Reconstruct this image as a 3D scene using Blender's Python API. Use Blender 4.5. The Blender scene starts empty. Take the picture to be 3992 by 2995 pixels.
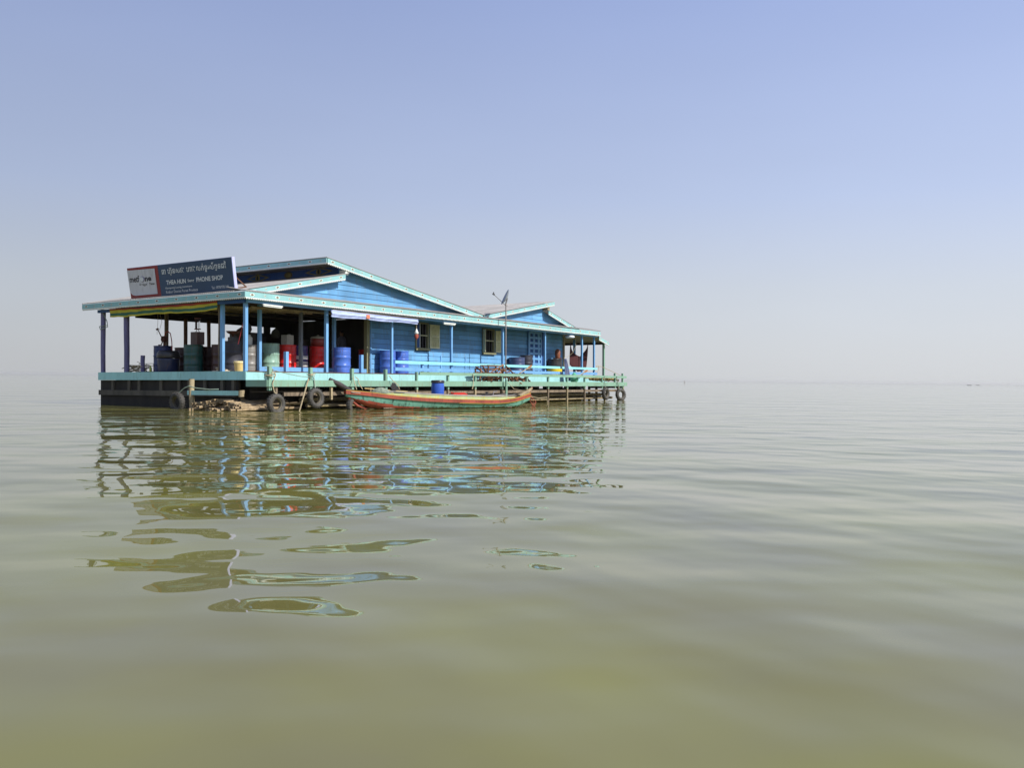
import bpy, math, random
from mathutils import Matrix, Vector, Euler
random.seed(7)
R = math.radians
SC = bpy.context.scene
COL = SC.collection

# ------------------------------------------------------------------ camera
YAW = R(57.15)
cam = bpy.data.cameras.new("camera"); camo = bpy.data.objects.new("camera", cam); COL.objects.link(camo)
cam.sensor_width = 36.0; cam.sensor_fit = 'HORIZONTAL'; cam.lens = 36.0 * 3400 / 3992
cam.clip_start = 0.05; cam.clip_end = 60000
camo.matrix_world = Matrix.Translation((0, 0, 1.01)) @ Matrix.Rotation(math.pi / 2 - math.atan(18.5 / 3400), 4, 'X') @ Matrix.Rotation(0.0108, 4, 'Z')
SC.camera = camo

# ------------------------------------------------------------------ sky and sun
SUNL = Vector((0.04, -0.72, 0.60))          # towards the sun, in the house's own axes
sunv = (Matrix.Rotation(YAW, 3, 'Z') @ SUNL).normalized()
sun_el = math.asin(sunv.z); sun_rot = math.atan2(sunv.x, sunv.y)
w = bpy.data.worlds.new("World"); SC.world = w; w.use_nodes = True
nt = w.node_tree; nt.nodes.clear()
out = nt.nodes.new("ShaderNodeOutputWorld"); bg = nt.nodes.new("ShaderNodeBackground")
sky = nt.nodes.new("ShaderNodeTexSky"); sky.sky_type = 'NISHITA'; sky.sun_disc = False
sky.sun_elevation = sun_el; sky.sun_rotation = sun_rot
sky.altitude = 0; sky.air_density = 1.0; sky.dust_density = 2.2; sky.ozone_density = 2.0
# hazy-season sky: the Nishita sky under a thin pale veil, thickest near the horizon
tc = nt.nodes.new("ShaderNodeTexCoord"); sep = nt.nodes.new("ShaderNodeSeparateXYZ")
ramp = nt.nodes.new("ShaderNodeValToRGB")
mix = nt.nodes.new("ShaderNodeMix"); mix.data_type = 'RGBA'; mix.blend_type = 'MIX'
cr = ramp.color_ramp
SKYSTOPS = [(0.0, (6.95, 7.15, 7.4)), (0.10, (6.3, 6.75, 7.6)), (0.20, (5.1, 5.95, 8.2)), (0.42, (3.55, 4.5, 7.7)), (1.0, (1.9, 2.7, 5.4))]
cr.elements[0].position = 0.0; cr.elements[1].position = 1.0
for i, (p, c) in enumerate(SKYSTOPS):
    e = cr.elements[0] if i == 0 else (cr.elements[-1] if i == len(SKYSTOPS) - 1 else cr.elements.new(p))
    e.position = p; e.color = (c[0] / 10, c[1] / 10, c[2] / 10, 1)
sc8 = nt.nodes.new("ShaderNodeVectorMath"); sc8.operation = 'SCALE'; sc8.inputs['Scale'].default_value = 10.0
mix.inputs['Factor'].default_value = 0.85
nt.links.new(tc.outputs['Generated'], sep.inputs[0]); nt.links.new(sep.outputs['Z'], ramp.inputs['Fac'])
nt.links.new(ramp.outputs['Color'], sc8.inputs[0])
nt.links.new(sky.outputs[0], mix.inputs['A']); nt.links.new(sc8.outputs[0], mix.inputs['B'])
# a little brighter on the side of the sun
dot = nt.nodes.new("ShaderNodeVectorMath"); dot.operation = 'DOT_PRODUCT'; dot.inputs[1].default_value = (0.93, -0.30, 0.0)
mr = nt.nodes.new("ShaderNodeMapRange"); mr.interpolation_type = 'SMOOTHSTEP'; mr.inputs['From Min'].default_value = -0.95; mr.inputs['From Max'].default_value = 0.35
mr.inputs['To Min'].default_value = 0.75; mr.inputs['To Max'].default_value = 1.02
sc2 = nt.nodes.new("ShaderNodeVectorMath"); sc2.operation = 'SCALE'
nt.links.new(tc.outputs['Generated'], dot.inputs[0]); nt.links.new(dot.outputs['Value'], mr.inputs['Value'])
nt.links.new(mix.outputs['Result'], sc2.inputs[0]); nt.links.new(mr.outputs['Result'], sc2.inputs['Scale'])
nz = nt.nodes.new("ShaderNodeTexNoise"); nz.inputs['Scale'].default_value = 1.6; nz.inputs['Detail'].default_value = 4
mpz = nt.nodes.new("ShaderNodeMapping"); mpz.inputs['Scale'].default_value = (1, 1, 3.5); nt.links.new(tc.outputs['Generated'], mpz.inputs['Vector']); nt.links.new(mpz.outputs[0], nz.inputs['Vector'])
mrz = nt.nodes.new("ShaderNodeMapRange"); mrz.inputs['From Min'].default_value = .3; mrz.inputs['From Max'].default_value = .7; mrz.inputs['To Min'].default_value = .972; mrz.inputs['To Max'].default_value = 1.028
nt.links.new(nz.outputs['Fac'], mrz.inputs['Value'])
sc3 = nt.nodes.new("ShaderNodeVectorMath"); sc3.operation = 'SCALE'; nt.links.new(sc2.outputs[0], sc3.inputs[0]); nt.links.new(mrz.outputs['Result'], sc3.inputs['Scale'])
nt.links.new(sc3.outputs[0], bg.inputs['Color']); bg.inputs['Strength'].default_value = 0.105
nt.links.new(bg.outputs[0], out.inputs[0])
sl = bpy.data.lights.new("sun", 'SUN'); sl.energy = 4.9; sl.angle = R(0.6); sl.color = (1.0, 0.95, 0.87)
slo = bpy.data.objects.new("sun", sl); COL.objects.link(slo)
slo.rotation_euler = sunv.to_track_quat('Z', 'Y').to_euler(); slo.location = (10, -10, 20)
vs = SC.view_settings; vs.view_transform = 'Standard'; vs.look = 'None'; vs.gamma = 1; vs.use_curve_mapping = False
vs.exposure = 0.06
SC.cycles.max_bounces = 8; SC.cycles.caustics_reflective = False; SC.cycles.caustics_refractive = False

# ------------------------------------------------------------------ materials
MATS = {}
def mat(name, col, rough=0.6, var=0.12, scale=3.0, streak=True, dirt=None, dirt_amt=0.25, metal=0.0, bump=0.0, bscale=30, spec=0.4):
    """painted / weathered surface: colour broken up by large and fine noise, with vertical streaks of dirt"""
    if name in MATS: return MATS[name]
    m = bpy.data.materials.new(name); m.use_nodes = True; n = m.node_tree.nodes; l = m.node_tree.links
    b = n["Principled BSDF"]; b.inputs['Roughness'].default_value = rough; b.inputs['Metallic'].default_value = metal
    b.inputs['Specular IOR Level'].default_value = spec
    tc = n.new("ShaderNodeTexCoord"); mp = n.new("ShaderNodeMapping")
    mp.inputs['Scale'].default_value = (1, 1, 0.25 if streak else 1)
    l.new(tc.outputs['Object'], mp.inputs['Vector'])
    t1 = n.new("ShaderNodeTexNoise"); t1.inputs['Scale'].default_value = scale; t1.inputs['Detail'].default_value = 6
    t2 = n.new("ShaderNodeTexNoise"); t2.inputs['Scale'].default_value = scale * 9; t2.inputs['Detail'].default_value = 4
    l.new(mp.outputs[0], t1.inputs['Vector']); l.new(mp.outputs[0], t2.inputs['Vector'])
    hi = tuple(min(1, c * (1 + var)) for c in col); lo = tuple(c * (1 - 1.6 * var) for c in col)
    r1 = n.new("ShaderNodeValToRGB"); r1.color_ramp.elements[0].position = 0.3; r1.color_ramp.elements[1].position = 0.7
    r1.color_ramp.elements[0].color = (*lo, 1); r1.color_ramp.elements[1].color = (*hi, 1)
    l.new(t1.outputs['Fac'], r1.inputs['Fac'])
    d = dirt or tuple(c * 0.45 for c in col)
    mx = n.new("ShaderNodeMix"); mx.data_type = 'RGBA'; mx.inputs['B'].default_value = (*d, 1)
    r2 = n.new("ShaderNodeMapRange"); r2.inputs['From Min'].default_value = 0.52; r2.inputs['From Max'].default_value = 0.75
    r2.inputs['To Max'].default_value = dirt_amt * 2
    l.new(t2.outputs['Fac'], r2.inputs['Value']); l.new(r2.outputs['Result'], mx.inputs['Factor'])
    l.new(r1.outputs['Color'], mx.inputs['A']); l.new(mx.outputs['Result'], b.inputs['Base Color'])
    if bump:
        t3 = n.new("ShaderNodeTexNoise"); t3.inputs['Scale'].default_value = bscale; t3.inputs['Detail'].default_value = 4
        bp = n.new("ShaderNodeBump"); bp.inputs['Strength'].default_value = 1; bp.inputs['Distance'].default_value = bump
        l.new(tc.outputs['Object'], t3.inputs['Vector']); l.new(t3.outputs['Fac'], bp.inputs['Height']); l.new(bp.outputs[0], b.inputs['Normal'])
    MATS[name] = m
    return m
BLUE = mat('blue_wall_paint', (0.135, 0.355, 0.63), 0.6, 0.14, 1.2, dirt=(0.16, 0.26, 0.38), dirt_amt=0.35, bump=0.002)
def plankvar(m, h=0.19, z0=1.15, L=3.3, amt=0.21):
    n = m.node_tree.nodes; l = m.node_tree.links; b = n["Principled BSDF"]; src = b.inputs['Base Color'].links[0].from_socket
    tc = n.new("ShaderNodeTexCoord"); sx = n.new("ShaderNodeSeparateXYZ"); l.new(tc.outputs['Object'], sx.inputs[0])
    def M(op, a, bval):
        q = n.new("ShaderNodeMath"); q.operation = op; l.new(a, q.inputs[0])
        if bval is not None: q.inputs[1].default_value = bval
        return q.outputs[0]
    zi = M('FLOOR', M('DIVIDE', M('SUBTRACT', sx.outputs['Z'], z0 - .003), h), None)
    zo = M('MULTIPLY', zi, 1.37); ad = n.new("ShaderNodeMath"); ad.operation = 'ADD'; l.new(sx.outputs['X'], ad.inputs[0]); l.new(zo, ad.inputs[1])
    xi = M('FLOOR', M('DIVIDE', ad.outputs[0], L), None)
    cb = n.new("ShaderNodeCombineXYZ"); l.new(xi, cb.inputs[0]); l.new(zi, cb.inputs[1])
    wn = n.new("ShaderNodeTexWhiteNoise"); wn.noise_dimensions = '3D'; l.new(cb.outputs[0], wn.inputs['Vector'])
    mr_ = n.new("ShaderNodeMapRange"); mr_.inputs['To Min'].default_value = 1 - amt; mr_.inputs['To Max'].default_value = 1 + amt; l.new(wn.outputs['Value'], mr_.inputs['Value'])
    sc_ = n.new("ShaderNodeVectorMath"); sc_.operation = 'SCALE'; l.new(src, sc_.inputs[0]); l.new(mr_.outputs[0], sc_.inputs['Scale']); l.new(sc_.outputs[0], b.inputs['Base Color'])
plankvar(BLUE)
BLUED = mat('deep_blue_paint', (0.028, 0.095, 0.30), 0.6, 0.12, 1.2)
BLUEP = mat('post_blue_paint', (0.18, 0.41, 0.72), 0.5, 0.1, 2, dirt=(0.1, 0.2, 0.4))
PURP = mat('faded_purple_paint', (0.16, 0.15, 0.30), 0.6, 0.15, 3, dirt=(0.13, 0.09, 0.08), dirt_amt=0.35)
SKIRT = mat('turquoise_paint', (0.35, 0.66, 0.66), 0.5, 0.07, 1.5, dirt=(0.2, 0.4, 0.35), dirt_amt=0.2)
FASC = mat('pale_turquoise_fascia', (0.28, 0.54, 0.55), 0.55, 0.08, 2, dirt=(0.25, 0.4, 0.36), dirt_amt=0.2)
RAIL = mat('pale_turquoise_rail', (0.30, 0.72, 0.78), 0.5, 0.07, 2, dirt=(0.2, 0.4, 0.4), dirt_amt=0.2)
WHITE = mat('white_paint', (0.80, 0.84, 0.80), 0.5, 0.05, 4)
DIAB = mat('brown_diamond_paint', (0.13, 0.10, 0.04), 0.6, 0.1, 8)
DIAY = mat('olive_diamond_paint', (0.24, 0.21, 0.06), 0.6, 0.2, 5)
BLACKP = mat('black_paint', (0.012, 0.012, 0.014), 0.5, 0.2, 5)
GREEN = mat('sage_green_paint', (0.22, 0.39, 0.29), 0.55, 0.09, 1.5, dirt=(0.22, 0.2, 0.12), dirt_amt=0.3, bump=0.002)
ROOF = mat('zinc_roof', (0.36, 0.34, 0.31), 0.5, 0.15, 0.8, streak=False, dirt=(0.16, 0.13, 0.10), dirt_amt=0.35, spec=0.5)
WOOD = mat('grey_weathered_wood', (0.22, 0.17, 0.12), 0.8, 0.25, 2, dirt=(0.06, 0.045, 0.03), dirt_amt=0.5, bump=0.003)
WOODB = mat('brown_wood', (0.16, 0.075, 0.04), 0.7, 0.25, 4, dirt=(0.05, 0.03, 0.02), dirt_amt=0.4, bump=0.003)
WOODP = mat('pale_driftwood', (0.42, 0.34, 0.21), 0.8, 0.25, 4, dirt=(0.12, 0.09, 0.05), dirt_amt=0.5, bump=0.004)
DARKW = mat('dark_wet_wood', (0.022, 0.018, 0.014), 0.75, 0.3, 3, dirt=(0.01, 0.01, 0.008), dirt_amt=0.4, bump=0.003)
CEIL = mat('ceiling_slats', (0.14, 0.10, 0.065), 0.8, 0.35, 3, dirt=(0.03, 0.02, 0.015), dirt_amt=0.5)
OLIVE = mat('olive_shutter_paint', (0.72, 0.71, 0.46), 0.6, 0.08, 3, dirt=(0.2, 0.2, 0.1))
OLIVED = mat('olive_frame_paint', (0.26, 0.26, 0.15), 0.65, 0.1, 3)
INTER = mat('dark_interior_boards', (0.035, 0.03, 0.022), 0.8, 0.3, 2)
IRON = mat('grey_iron_bar', (0.20, 0.19, 0.20), 0.5, 0.15, 6)
RUBBER = mat('old_tyre_rubber', (0.07, 0.067, 0.063), 0.8, 0.3, 5, streak=False, dirt=(0.20, 0.17, 0.12), dirt_amt=0.3, bump=0.006)
ROPE = mat('pale_rope', (0.50, 0.42, 0.27), 0.9, 0.2, 20, streak=False, bump=0.004, bscale=80)
ROPEG = mat('grey_green_rope', (0.30, 0.38, 0.30), 0.9, 0.2, 20, streak=False)
BAMB = mat('old_bamboo', (0.36, 0.27, 0.16), 0.7, 0.3, 5, streak=False, dirt=(0.10, 0.06, 0.03), dirt_amt=0.6, bump=0.003)
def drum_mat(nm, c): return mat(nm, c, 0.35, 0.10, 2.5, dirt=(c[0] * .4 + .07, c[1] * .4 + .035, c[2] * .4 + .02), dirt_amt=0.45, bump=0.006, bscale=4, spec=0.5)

# ------------------------------------------------------------------ mesh helper
class MB:
    def __init__(s): s.v = []; s.f = []; s.m = []; s.sm = []
    def add(s, vs, fs, mi=0, smooth=False):
        b = len(s.v); s.v += [tuple(v) for v in vs]
        for f in fs: s.f.append([b + i for i in f]); s.m.append(mi); s.sm.append(smooth)
    def box(s, c, d, mi=0, rot=None):
        x, y, z = d[0] / 2, d[1] / 2, d[2] / 2
        P = [Vector((i * x, j * y, k * z)) for k in (-1, 1) for j in (-1, 1) for i in (-1, 1)]
        if rot: M = Euler(rot).to_matrix(); P = [M @ p for p in P]
        P = [p + Vector(c) for p in P]
        s.add(P, [(0, 2, 3, 1), (4, 5, 7, 6), (0, 1, 5, 4), (2, 6, 7, 3), (0, 4, 6, 2), (1, 3, 7, 5)], mi)
    def span(s, a, b, mi=0):
        s.box([(a[i] + b[i]) / 2 for i in range(3)], [abs(b[i] - a[i]) for i in range(3)], mi)
    def beam(s, p0, p1, w, h, mi=0, up=(0, 0, 1)):
        p0 = Vector(p0); p1 = Vector(p1); d = (p1 - p0).normalized(); up = Vector(up)
        if abs(d.dot(up)) > 0.98: up = Vector((0, 1, 0))
        sx = d.cross(up).normalized(); uy = sx.cross(d).normalized()
        P = [p + sx * i * w / 2 + uy * j * h / 2 for p in (p0, p1) for i, j in ((-1, -1), (1, -1), (1, 1), (-1, 1))]
        s.add(P, [(0, 1, 2, 3), (7, 6, 5, 4), (0, 4, 5, 1), (1, 5, 6, 2), (2, 6, 7, 3), (3, 7, 4, 0)], mi)
    def tube(s, pts, r, n=8, mi=0, cap=True, r1=None):
        pts = [Vector(p) for p in pts]; N = len(pts); P = []
        ref = None
        for k, p in enumerate(pts):
            d = (pts[min(k + 1, N - 1)] - pts[max(k - 1, 0)]).normalized()
            if ref is None:
                ref = Vector((0, 0, 1)) if abs(d.z) < 0.9 else Vector((1, 0, 0))
            a = (ref - d * ref.dot(d))
            if a.length < 1e-4: a = Vector((1, 0, 0)) - d * d.x
            a.normalize(); ref = a; b = d.cross(a)
            rr = r if r1 is None else r + (r1 - r) * k / (N - 1)
            if isinstance(r, (list, tuple)): rr = r[k]
            P += [p + a * rr * math.cos(2 * math.pi * i / n) + b * rr * math.sin(2 * math.pi * i / n) for i in range(n)]
        F = [(k * n + i, k * n + (i + 1) % n, (k + 1) * n + (i + 1) % n, (k + 1) * n + i) for k in range(N - 1) for i in range(n)]
        s.add(P, F, mi, True)
        if cap: s.add([P[i] for i in range(n)], [tuple(range(n))[::-1]], mi); s.add([P[(N - 1) * n + i] for i in range(n)], [tuple(range(n))], mi)
    def lathe(s, prof, c=(0, 0, 0), n=28, mi=0, close=False):
        P = []; c = Vector(c)
        for r, z in prof: P += [c + Vector((r * math.cos(2 * math.pi * i / n), r * math.sin(2 * math.pi * i / n), z)) for i in range(n)]
        F = [(k * n + i, k * n + (i + 1) % n, (k + 1) * n + (i + 1) % n, (k + 1) * n + i) for k in range(len(prof) - 1) for i in range(n)]
        s.add(P, F, mi, True)
        if close:
            s.add(P[:n], [tuple(range(n))[::-1]], mi); s.add(P[-n:], [tuple(range(n))], mi)
    def prism(s, poly, off, mi=0):
        """polygon (3D points) extruded by vector off"""
        poly = [Vector(p) for p in poly]; off = Vector(off); n = len(poly)
        s.add(poly + [p + off for p in poly], [tuple(range(n))[::-1], tuple(range(n, 2 * n))] + [(i, (i + 1) % n, n + (i + 1) % n, n + i) for i in range(n)], mi)
    def mesh(s, name, mats, fix=True):
        me = bpy.data.meshes.new(name); me.from_pydata(s.v, [], s.f)
        for m in (mats if isinstance(mats, (list, tuple)) else [mats]): me.materials.append(m)
        me.polygons.foreach_set('material_index', s.m); me.polygons.foreach_set('use_smooth', s.sm)
        me.update()
        if fix:
            import bmesh
            bm = bmesh.new(); bm.from_mesh(me); bmesh.ops.recalc_face_normals(bm, faces=bm.faces); bm.to_mesh(me); bm.free()
        return me
    def build(s, name, mats, parent=None, mw=None, fix=True):
        o = bpy.data.objects.new(name, s.mesh(name, mats, fix)); COL.objects.link(o)
        if parent is not None: o.parent = parent
        if mw is not None: o.matrix_world = mw
        return o
H = Matrix.Translation((-7.81, 25.61, 0)) @ Matrix.Rotation(YAW, 4, 'Z') @ Matrix.Rotation(-0.010, 4, 'X')
def at(x=0, y=0, z=0, rz=0, rx=0, ry=0):
    return H @ Matrix.Translation((x, y, z)) @ Euler((rx, ry, rz), 'XYZ').to_matrix().to_4x4()
def tag(o, label, cat, group=None):
    o['label'] = label; o['category'] = cat
    if group: o['group'] = group
    return o
def thing(name, label, cat, mw, group=None):
    o = bpy.data.objects.new(name, None); COL.objects.link(o); o.matrix_world = mw; o.empty_display_size = 0.2
    return tag(o, label, cat, group)
def single(mb, name, mats, label, cat, mw, group=None):
    return tag(mb.build(name, mats, None, mw), label, cat, group)
def copy_tree(o, mw, label):
    c = o.copy(); COL.objects.link(c); c.matrix_world = mw; c['label'] = label
    for ch in o.children:
        k = ch.copy(); COL.objects.link(k); k.parent = c
        for g in ch.children:
            q = g.copy(); COL.objects.link(q); q.parent = k
    return c

# ------------------------------------------------------------------ the lake
wm = bpy.data.materials.new('lake_water'); wm.use_nodes = True; n = wm.node_tree.nodes; l = wm.node_tree.links
b = n["Principled BSDF"]; b.inputs['Roughness'].default_value = 0.02; b.inputs['IOR'].default_value = 1.36
b.inputs['Specular IOR Level'].default_value = 0.5
tcn = n.new("ShaderNodeTexCoord")
def wave(scale, stretch, ang, amp, det=1.0, off=(0, 0, 0)):
    mp = n.new("ShaderNodeMapping"); mp.vector_type = 'TEXTURE'; mp.inputs['Scale'].default_value = (stretch, 1, 1); mp.inputs['Rotation'].default_value = (0, 0, R(ang)); mp.inputs['Location'].default_value = off
    t = n.new("ShaderNodeTexNoise"); t.inputs['Scale'].default_value = scale; t.inputs['Detail'].default_value = det; t.inputs['Roughness'].default_value = 0.45
    l.new(tcn.outputs['Object'], mp.inputs['Vector']); l.new(mp.outputs[0], t.inputs['Vector'])
    mm = n.new("ShaderNodeMath"); mm.operation = 'MULTIPLY'; mm.inputs[1].default_value = amp; l.new(t.outputs['Fac'], mm.inputs[0])
    return mm
WAVES = [(0.40, 1.5, 12, 0.115, 1, (3, 7, 0)), (1.15, 1.3, -4, 0.054, 1, (21, 13, 0)), (2.2, 2.6, -58, 0.013, 1, (2, 1, 0)), (3.6, 1.5, 15, 0.003, 1, (5, 4, 0))]
acc = None
for a in WAVES:
    m_ = wave(*a)
    if acc is None: acc = m_
    else:
        ad = n.new("ShaderNodeMath"); ad.operation = 'ADD'; l.new(acc.outputs[0], ad.inputs[0]); l.new(m_.outputs[0], ad.inputs[1]); acc = ad
bp = n.new("ShaderNodeBump"); bp.inputs['Strength'].default_value = 1.0; bp.inputs['Distance'].default_value = 1.0
l.new(acc.outputs[0], bp.inputs['Height']); l.new(bp.outputs[0], b.inputs['Normal'])
tcol = n.new("ShaderNodeTexNoise"); tcol.inputs['Scale'].default_value = 0.5; tcol.inputs['Detail'].default_value = 3
l.new(tcn.outputs['Object'], tcol.inputs['Vector'])
rc = n.new("ShaderNodeValToRGB"); rc.color_ramp.elements[0].position = 0.35; rc.color_ramp.elements[1].position = 0.68
rc.color_ramp.elements[0].color = (0.165, 0.151, 0.060, 1); rc.color_ramp.elements[1].color = (0.205, 0.198, 0.042, 1)
l.new(tcol.outputs['Fac'], rc.inputs['Fac']); l.new(rc.outputs['Color'], b.inputs['Base Color'])
mb = MB(); S_ = 4900
mb.add([(-S_, -200, 0), (S_, -200, 0), (S_, S_, 0), (-S_, S_, 0)], [(0, 1, 2, 3)])
lake = mb.build('water', wm, fix=False); lake['kind'] = 'structure'; lake['label'] = 'calm olive brown lake water reaching the hazy horizon'

# ================================================================== the floating house
house = thing('floating_house', 'long blue wooden house with two gables floating on a raft', 'floating house', at())
ZD, W_, L_ = 1.15, 7.3, 23.4
# --- deck, skirts
mb = MB(); mb.span((0.02, 0.02, ZD - 0.06), (L_, W_, ZD)); mb.build('deck', WOOD, house)
mb = MB(); mb.span((1.5, 1.24, ZD + 0.005), (20.85, W_ - .05, 1.22)); mb.build('inner_floor', WOOD, house)
mb = MB()
x = 0.0
for i, x1 in enumerate([3.3, 5.05, 6.9, 9.6, 12.4, 15.3, 18.1, 20.9, 23.5]):
    mb.span((x + (0.006 if i else 0), -0.03, 0.905), (x1, 0.015, 1.147)); x = x1
mb.build('front_skirt_board', SKIRT, house)
mb = MB(); mb.span((0.0, -0.045, 1.150), (9.2, 0.03, 1.172)); mb.build('deck_edge_strip', WOODB, house)
mb = MB(); mb.span((-0.03, -0.028, 0.905), (0.015, W_ + 0.1, 1.165)); mb.build('side_skirt_board', SKIRT, house)
mb = MB(); mb.span((L_ + .1, 0.02, 0.905), (L_ + .14, W_, 1.165)); mb.build('far_skirt_board', SKIRT, house)
mb = MB(); mb.span((1.5, 1.14, 1.16), (6.5, 1.19, 1.335)); mb.build('curb_board', BLUEP, house)
# --- raft under the house
mb = MB(); mb.span((0.0, 0.45, 0.40), (0.07, W_ + .12, 0.57)); STUD = mat('dim_old_stud', (.10, .09, .07), .8, .25, 3); mb.build('raft_side_beam', STUD, house)
mb = MB(); mb.span((0.08, 0.42, -0.3), (0.16, W_ + .12, 0.90)); mb.build('raft_shade_sheet', DARKW, house)  # dark sheet standing in for the shade behind the studs
for yy in (0.6, 1.1, 1.9, 2.65, 3.14, 4.06, 5.2, 5.75, 6.66):
    mb = MB(); mb.span((0.015, yy - 0.06, 0.575), (0.075, yy + 0.06, 0.90)); mb.build('raft_stud', STUD, house)
mb = MB(); mb.span((0.5, 0.4, -0.3), (16.6, W_ - 0.1, 1.06)); mb.build('raft_shade_block', DARKW, house)  # solid dark block in place of the shaded void under the deck
mb = MB(); mb.span((16.62, 0.6, -0.3), (21.9, 2.2, .58)); mb.build('raft_shade_block', DARKW, house)  # lower dark block, same stand-in for under-deck shade
for i in range(6):
    yy = -0.15 + i * 0.26; zz = 0.30 - (i % 2) * 0.05
    mb = MB(); x = 2.0 + (i % 3) * .4
    mb.tube([(x, yy, zz), (8, yy + .03, zz + .02), (14, yy - .02, zz), (23.3 - (i % 3) * .3, yy, zz)], 0.065, 8)
    mb.build('float_log', WOODP if i < 2 else WOOD, house)
for i in range(5):
    yy = -0.42 + i * 0.3; zz = 0.12
    mb = MB(); mb.tube([(2.0 + (i % 2) * .5, yy, zz), (7, yy + .04, zz - .02), (13, yy, zz), (23.2 - (i % 2) * .4, yy - .02, zz)], 0.06, 8)
    mb.build('float_log', WOODP if i < 2 else DARKW, house)
for xx in (20.9, 21.7, 22.3, 23.1):
    mb = MB(); mb.span((xx - .05, 0.35, 0.0), (xx + .05, 0.45, 0.92)); mb.build('raft_stud', DARKW, house)
mb = MB(); mb.span((20.2, 1.5, .30), (23.4, 1.6, .62)); mb.build('raft_cross_beam', DARKW, house)

# --- posts
def post(x, y, z0, z1, wd, m, name='post', lean=(0, 0), rnd=False, parent=house):
    mb = MB()
    if rnd:
        k = [random.uniform(-.012, .012) for _ in range(4)]
        mb.tube([(x, y, z0), (x + k[0] + lean[0] * .3, y + k[1], z0 + (z1 - z0) * .33), (x + k[2] + lean[0] * .7, y + k[3], z0 + (z1 - z0) * .66), (x + lean[0], y + lean[1], z1)], wd / 2, 9, r1=wd / 2 * 1.1)
    else: mb.beam((x, y, z0), (x + lean[0], y + lean[1], z1), wd, wd)
    return mb.build(name, m, parent)
for x in (0.06, 3.36, 6.60, 10.15, 13.80, 17.33, 20.92, 22.22):
    post(x, 0.09, ZD, 3.19, 0.10 if x < 4 else 0.085, BLUEP)
post(1.56, 1.21, ZD, 3.3, .10, BLUEP); post(3.31, 1.21, 1.22, 3.3, .10, mat('grey_blue_post', (.15, .17, .20), .6, .15, 3, dirt=(.10, .07, .05))); post(4.95, 1.3, 1.22, 3.3, .10, BLUEP)
post(6.52, 1.20, ZD, 3.3, .15, OLIVED, 'door_post'); post(22.18, 1.2, ZD, 3.1, .1, BLUEP); post(19.02, 1.10, ZD, 3.25, .09, WOODB)
post(20.97, 1.15, ZD, 3.2, .09, WOODP); post(21.1, 1.4, ZD, 3.2, .09, BLUED)
post(0.1, 1.17, ZD, 3.35, .10, BLUEP); post(0.1, 1.32, ZD, 3.35, .07, WOOD, rnd=True)
post(0.08, 5.95, ZD, 3.3, .17, PURP, rnd=True, lean=(0, .02)); post(0.08, 7.28, ZD, 3.3, .15, PURP, rnd=True)
post(1.5, 5.83, ZD, 3.35, .13, WOOD, rnd=True)
for x in (3.28, 4.3): post(x, W_ - .1, ZD, 3.2, .13, WOODB, rnd=True)
for x, y in ((1.61, .06), (4.99, .06)): post(x, y, ZD, 1.79, .11, BLUEP, 'short_post')
post(0.3, 5.4, ZD, 1.72, .13, PURP, 'short_post', rnd=True)
post(23.36, 0.12, ZD, 2.95, .1, GREEN); post(23.36, W_ - .2, ZD, 2.95, .1, GREEN); post(20.9, W_ - .2, ZD, 3.2, .1, BLUED); post(22.3, 4.4, ZD, 3.2, .1, BLUED)

# --- scalloped fascia boards with painted diamonds
def fascia(p0, p1, h, nrm, parent=house, name='fascia_board', mat0=None, tooth=0.085, dia=True, pitch=0.47):
    mb = MB(); p0 = Vector(p0); p1 = Vector(p1); nrm = Vector(nrm).normalized(); D = p1 - p0; Ln = D.length; d = D / Ln
    dn = Vector((0, 0, -1)); th = 0.025
    N = max(2, int(Ln / tooth)); st = Ln / N
    hb = h - 0.055
    mb.prism([p0, p1, p1 + dn * (hb - .0), p0 + dn * (hb - .0)], nrm * th, 0)
    bot = [p0 + dn * hb, p1 + dn * hb]; q = []
    for i in range(N, 0, -1):
        a = p0 + d * st * i; c = p0 + d * st * (i - 0.5)
        q += [a + dn * (h - .045), c + dn * (h + .005)]
    q.append(p0 + dn * (h - .045))
    mb.prism(bot + q, nrm * th, 1)
    if dia:
        k = int(Ln / pitch); 
        for i in range(k):
            c = p0 + d * ((i + .5) * Ln / k) + dn * (hb * 0.50) + nrm * (th + .001)
            if i % 2 == 0: a, bb = 0.095, 0.042
            else: a, bb = 0.03, 0.04
            def ell(a, bb, off, mi, n_=6):
                mb.prism([c + d * a * math.cos(t * math.pi * 2 / n_) - dn * bb * math.sin(t * math.pi * 2 / n_) for t in range(n_)], nrm * off, mi)
            ell(a, bb, .002, 1); ell(a * .72, bb * .72, .004, 2, 4)
    return mb.build(name, [mat0 or FASC, WHITE, DIAB], parent)
EZ = 3.48
fascia((-0.22, -0.22, EZ), (22.3, -0.22, EZ - .03), 0.22, (0, -1, 0), name='front_eave_fascia')
fascia((-0.22, 8.0, EZ), (-0.22, -0.24, EZ), 0.21, (-1, 0, 0), name='side_eave_fascia')
# gable rakes
YR = 0.30
fascia((3.60, YR, 4.95), (12.60, YR, 3.66), 0.20, (0, -1, 0), name='rake_fascia')
fascia((0.30, YR, 3.60), (4.45, YR, 4.50), 0.20, (0, -1, 0), name='rake_fascia')
fascia((12.70, YR, 3.66), (18.55, YR, 4.70), 0.19, (0, -1, 0), name='rake_fascia')
fascia((18.00, YR, 4.24), (20.9, YR, 3.52), 0.19, (0, -1, 0), name='rake_fascia')
fascia((3.57, 7.3, 4.95), (3.57, YR - .02, 4.95), 0.20, (-1, 0, 0), name='ridge_fascia')
fascia((22.35, -.12, 3.22), (23.45, -.12, 2.98), 0.19, (0, -1, 0), name='rake_fascia', pitch=.36)
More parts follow.
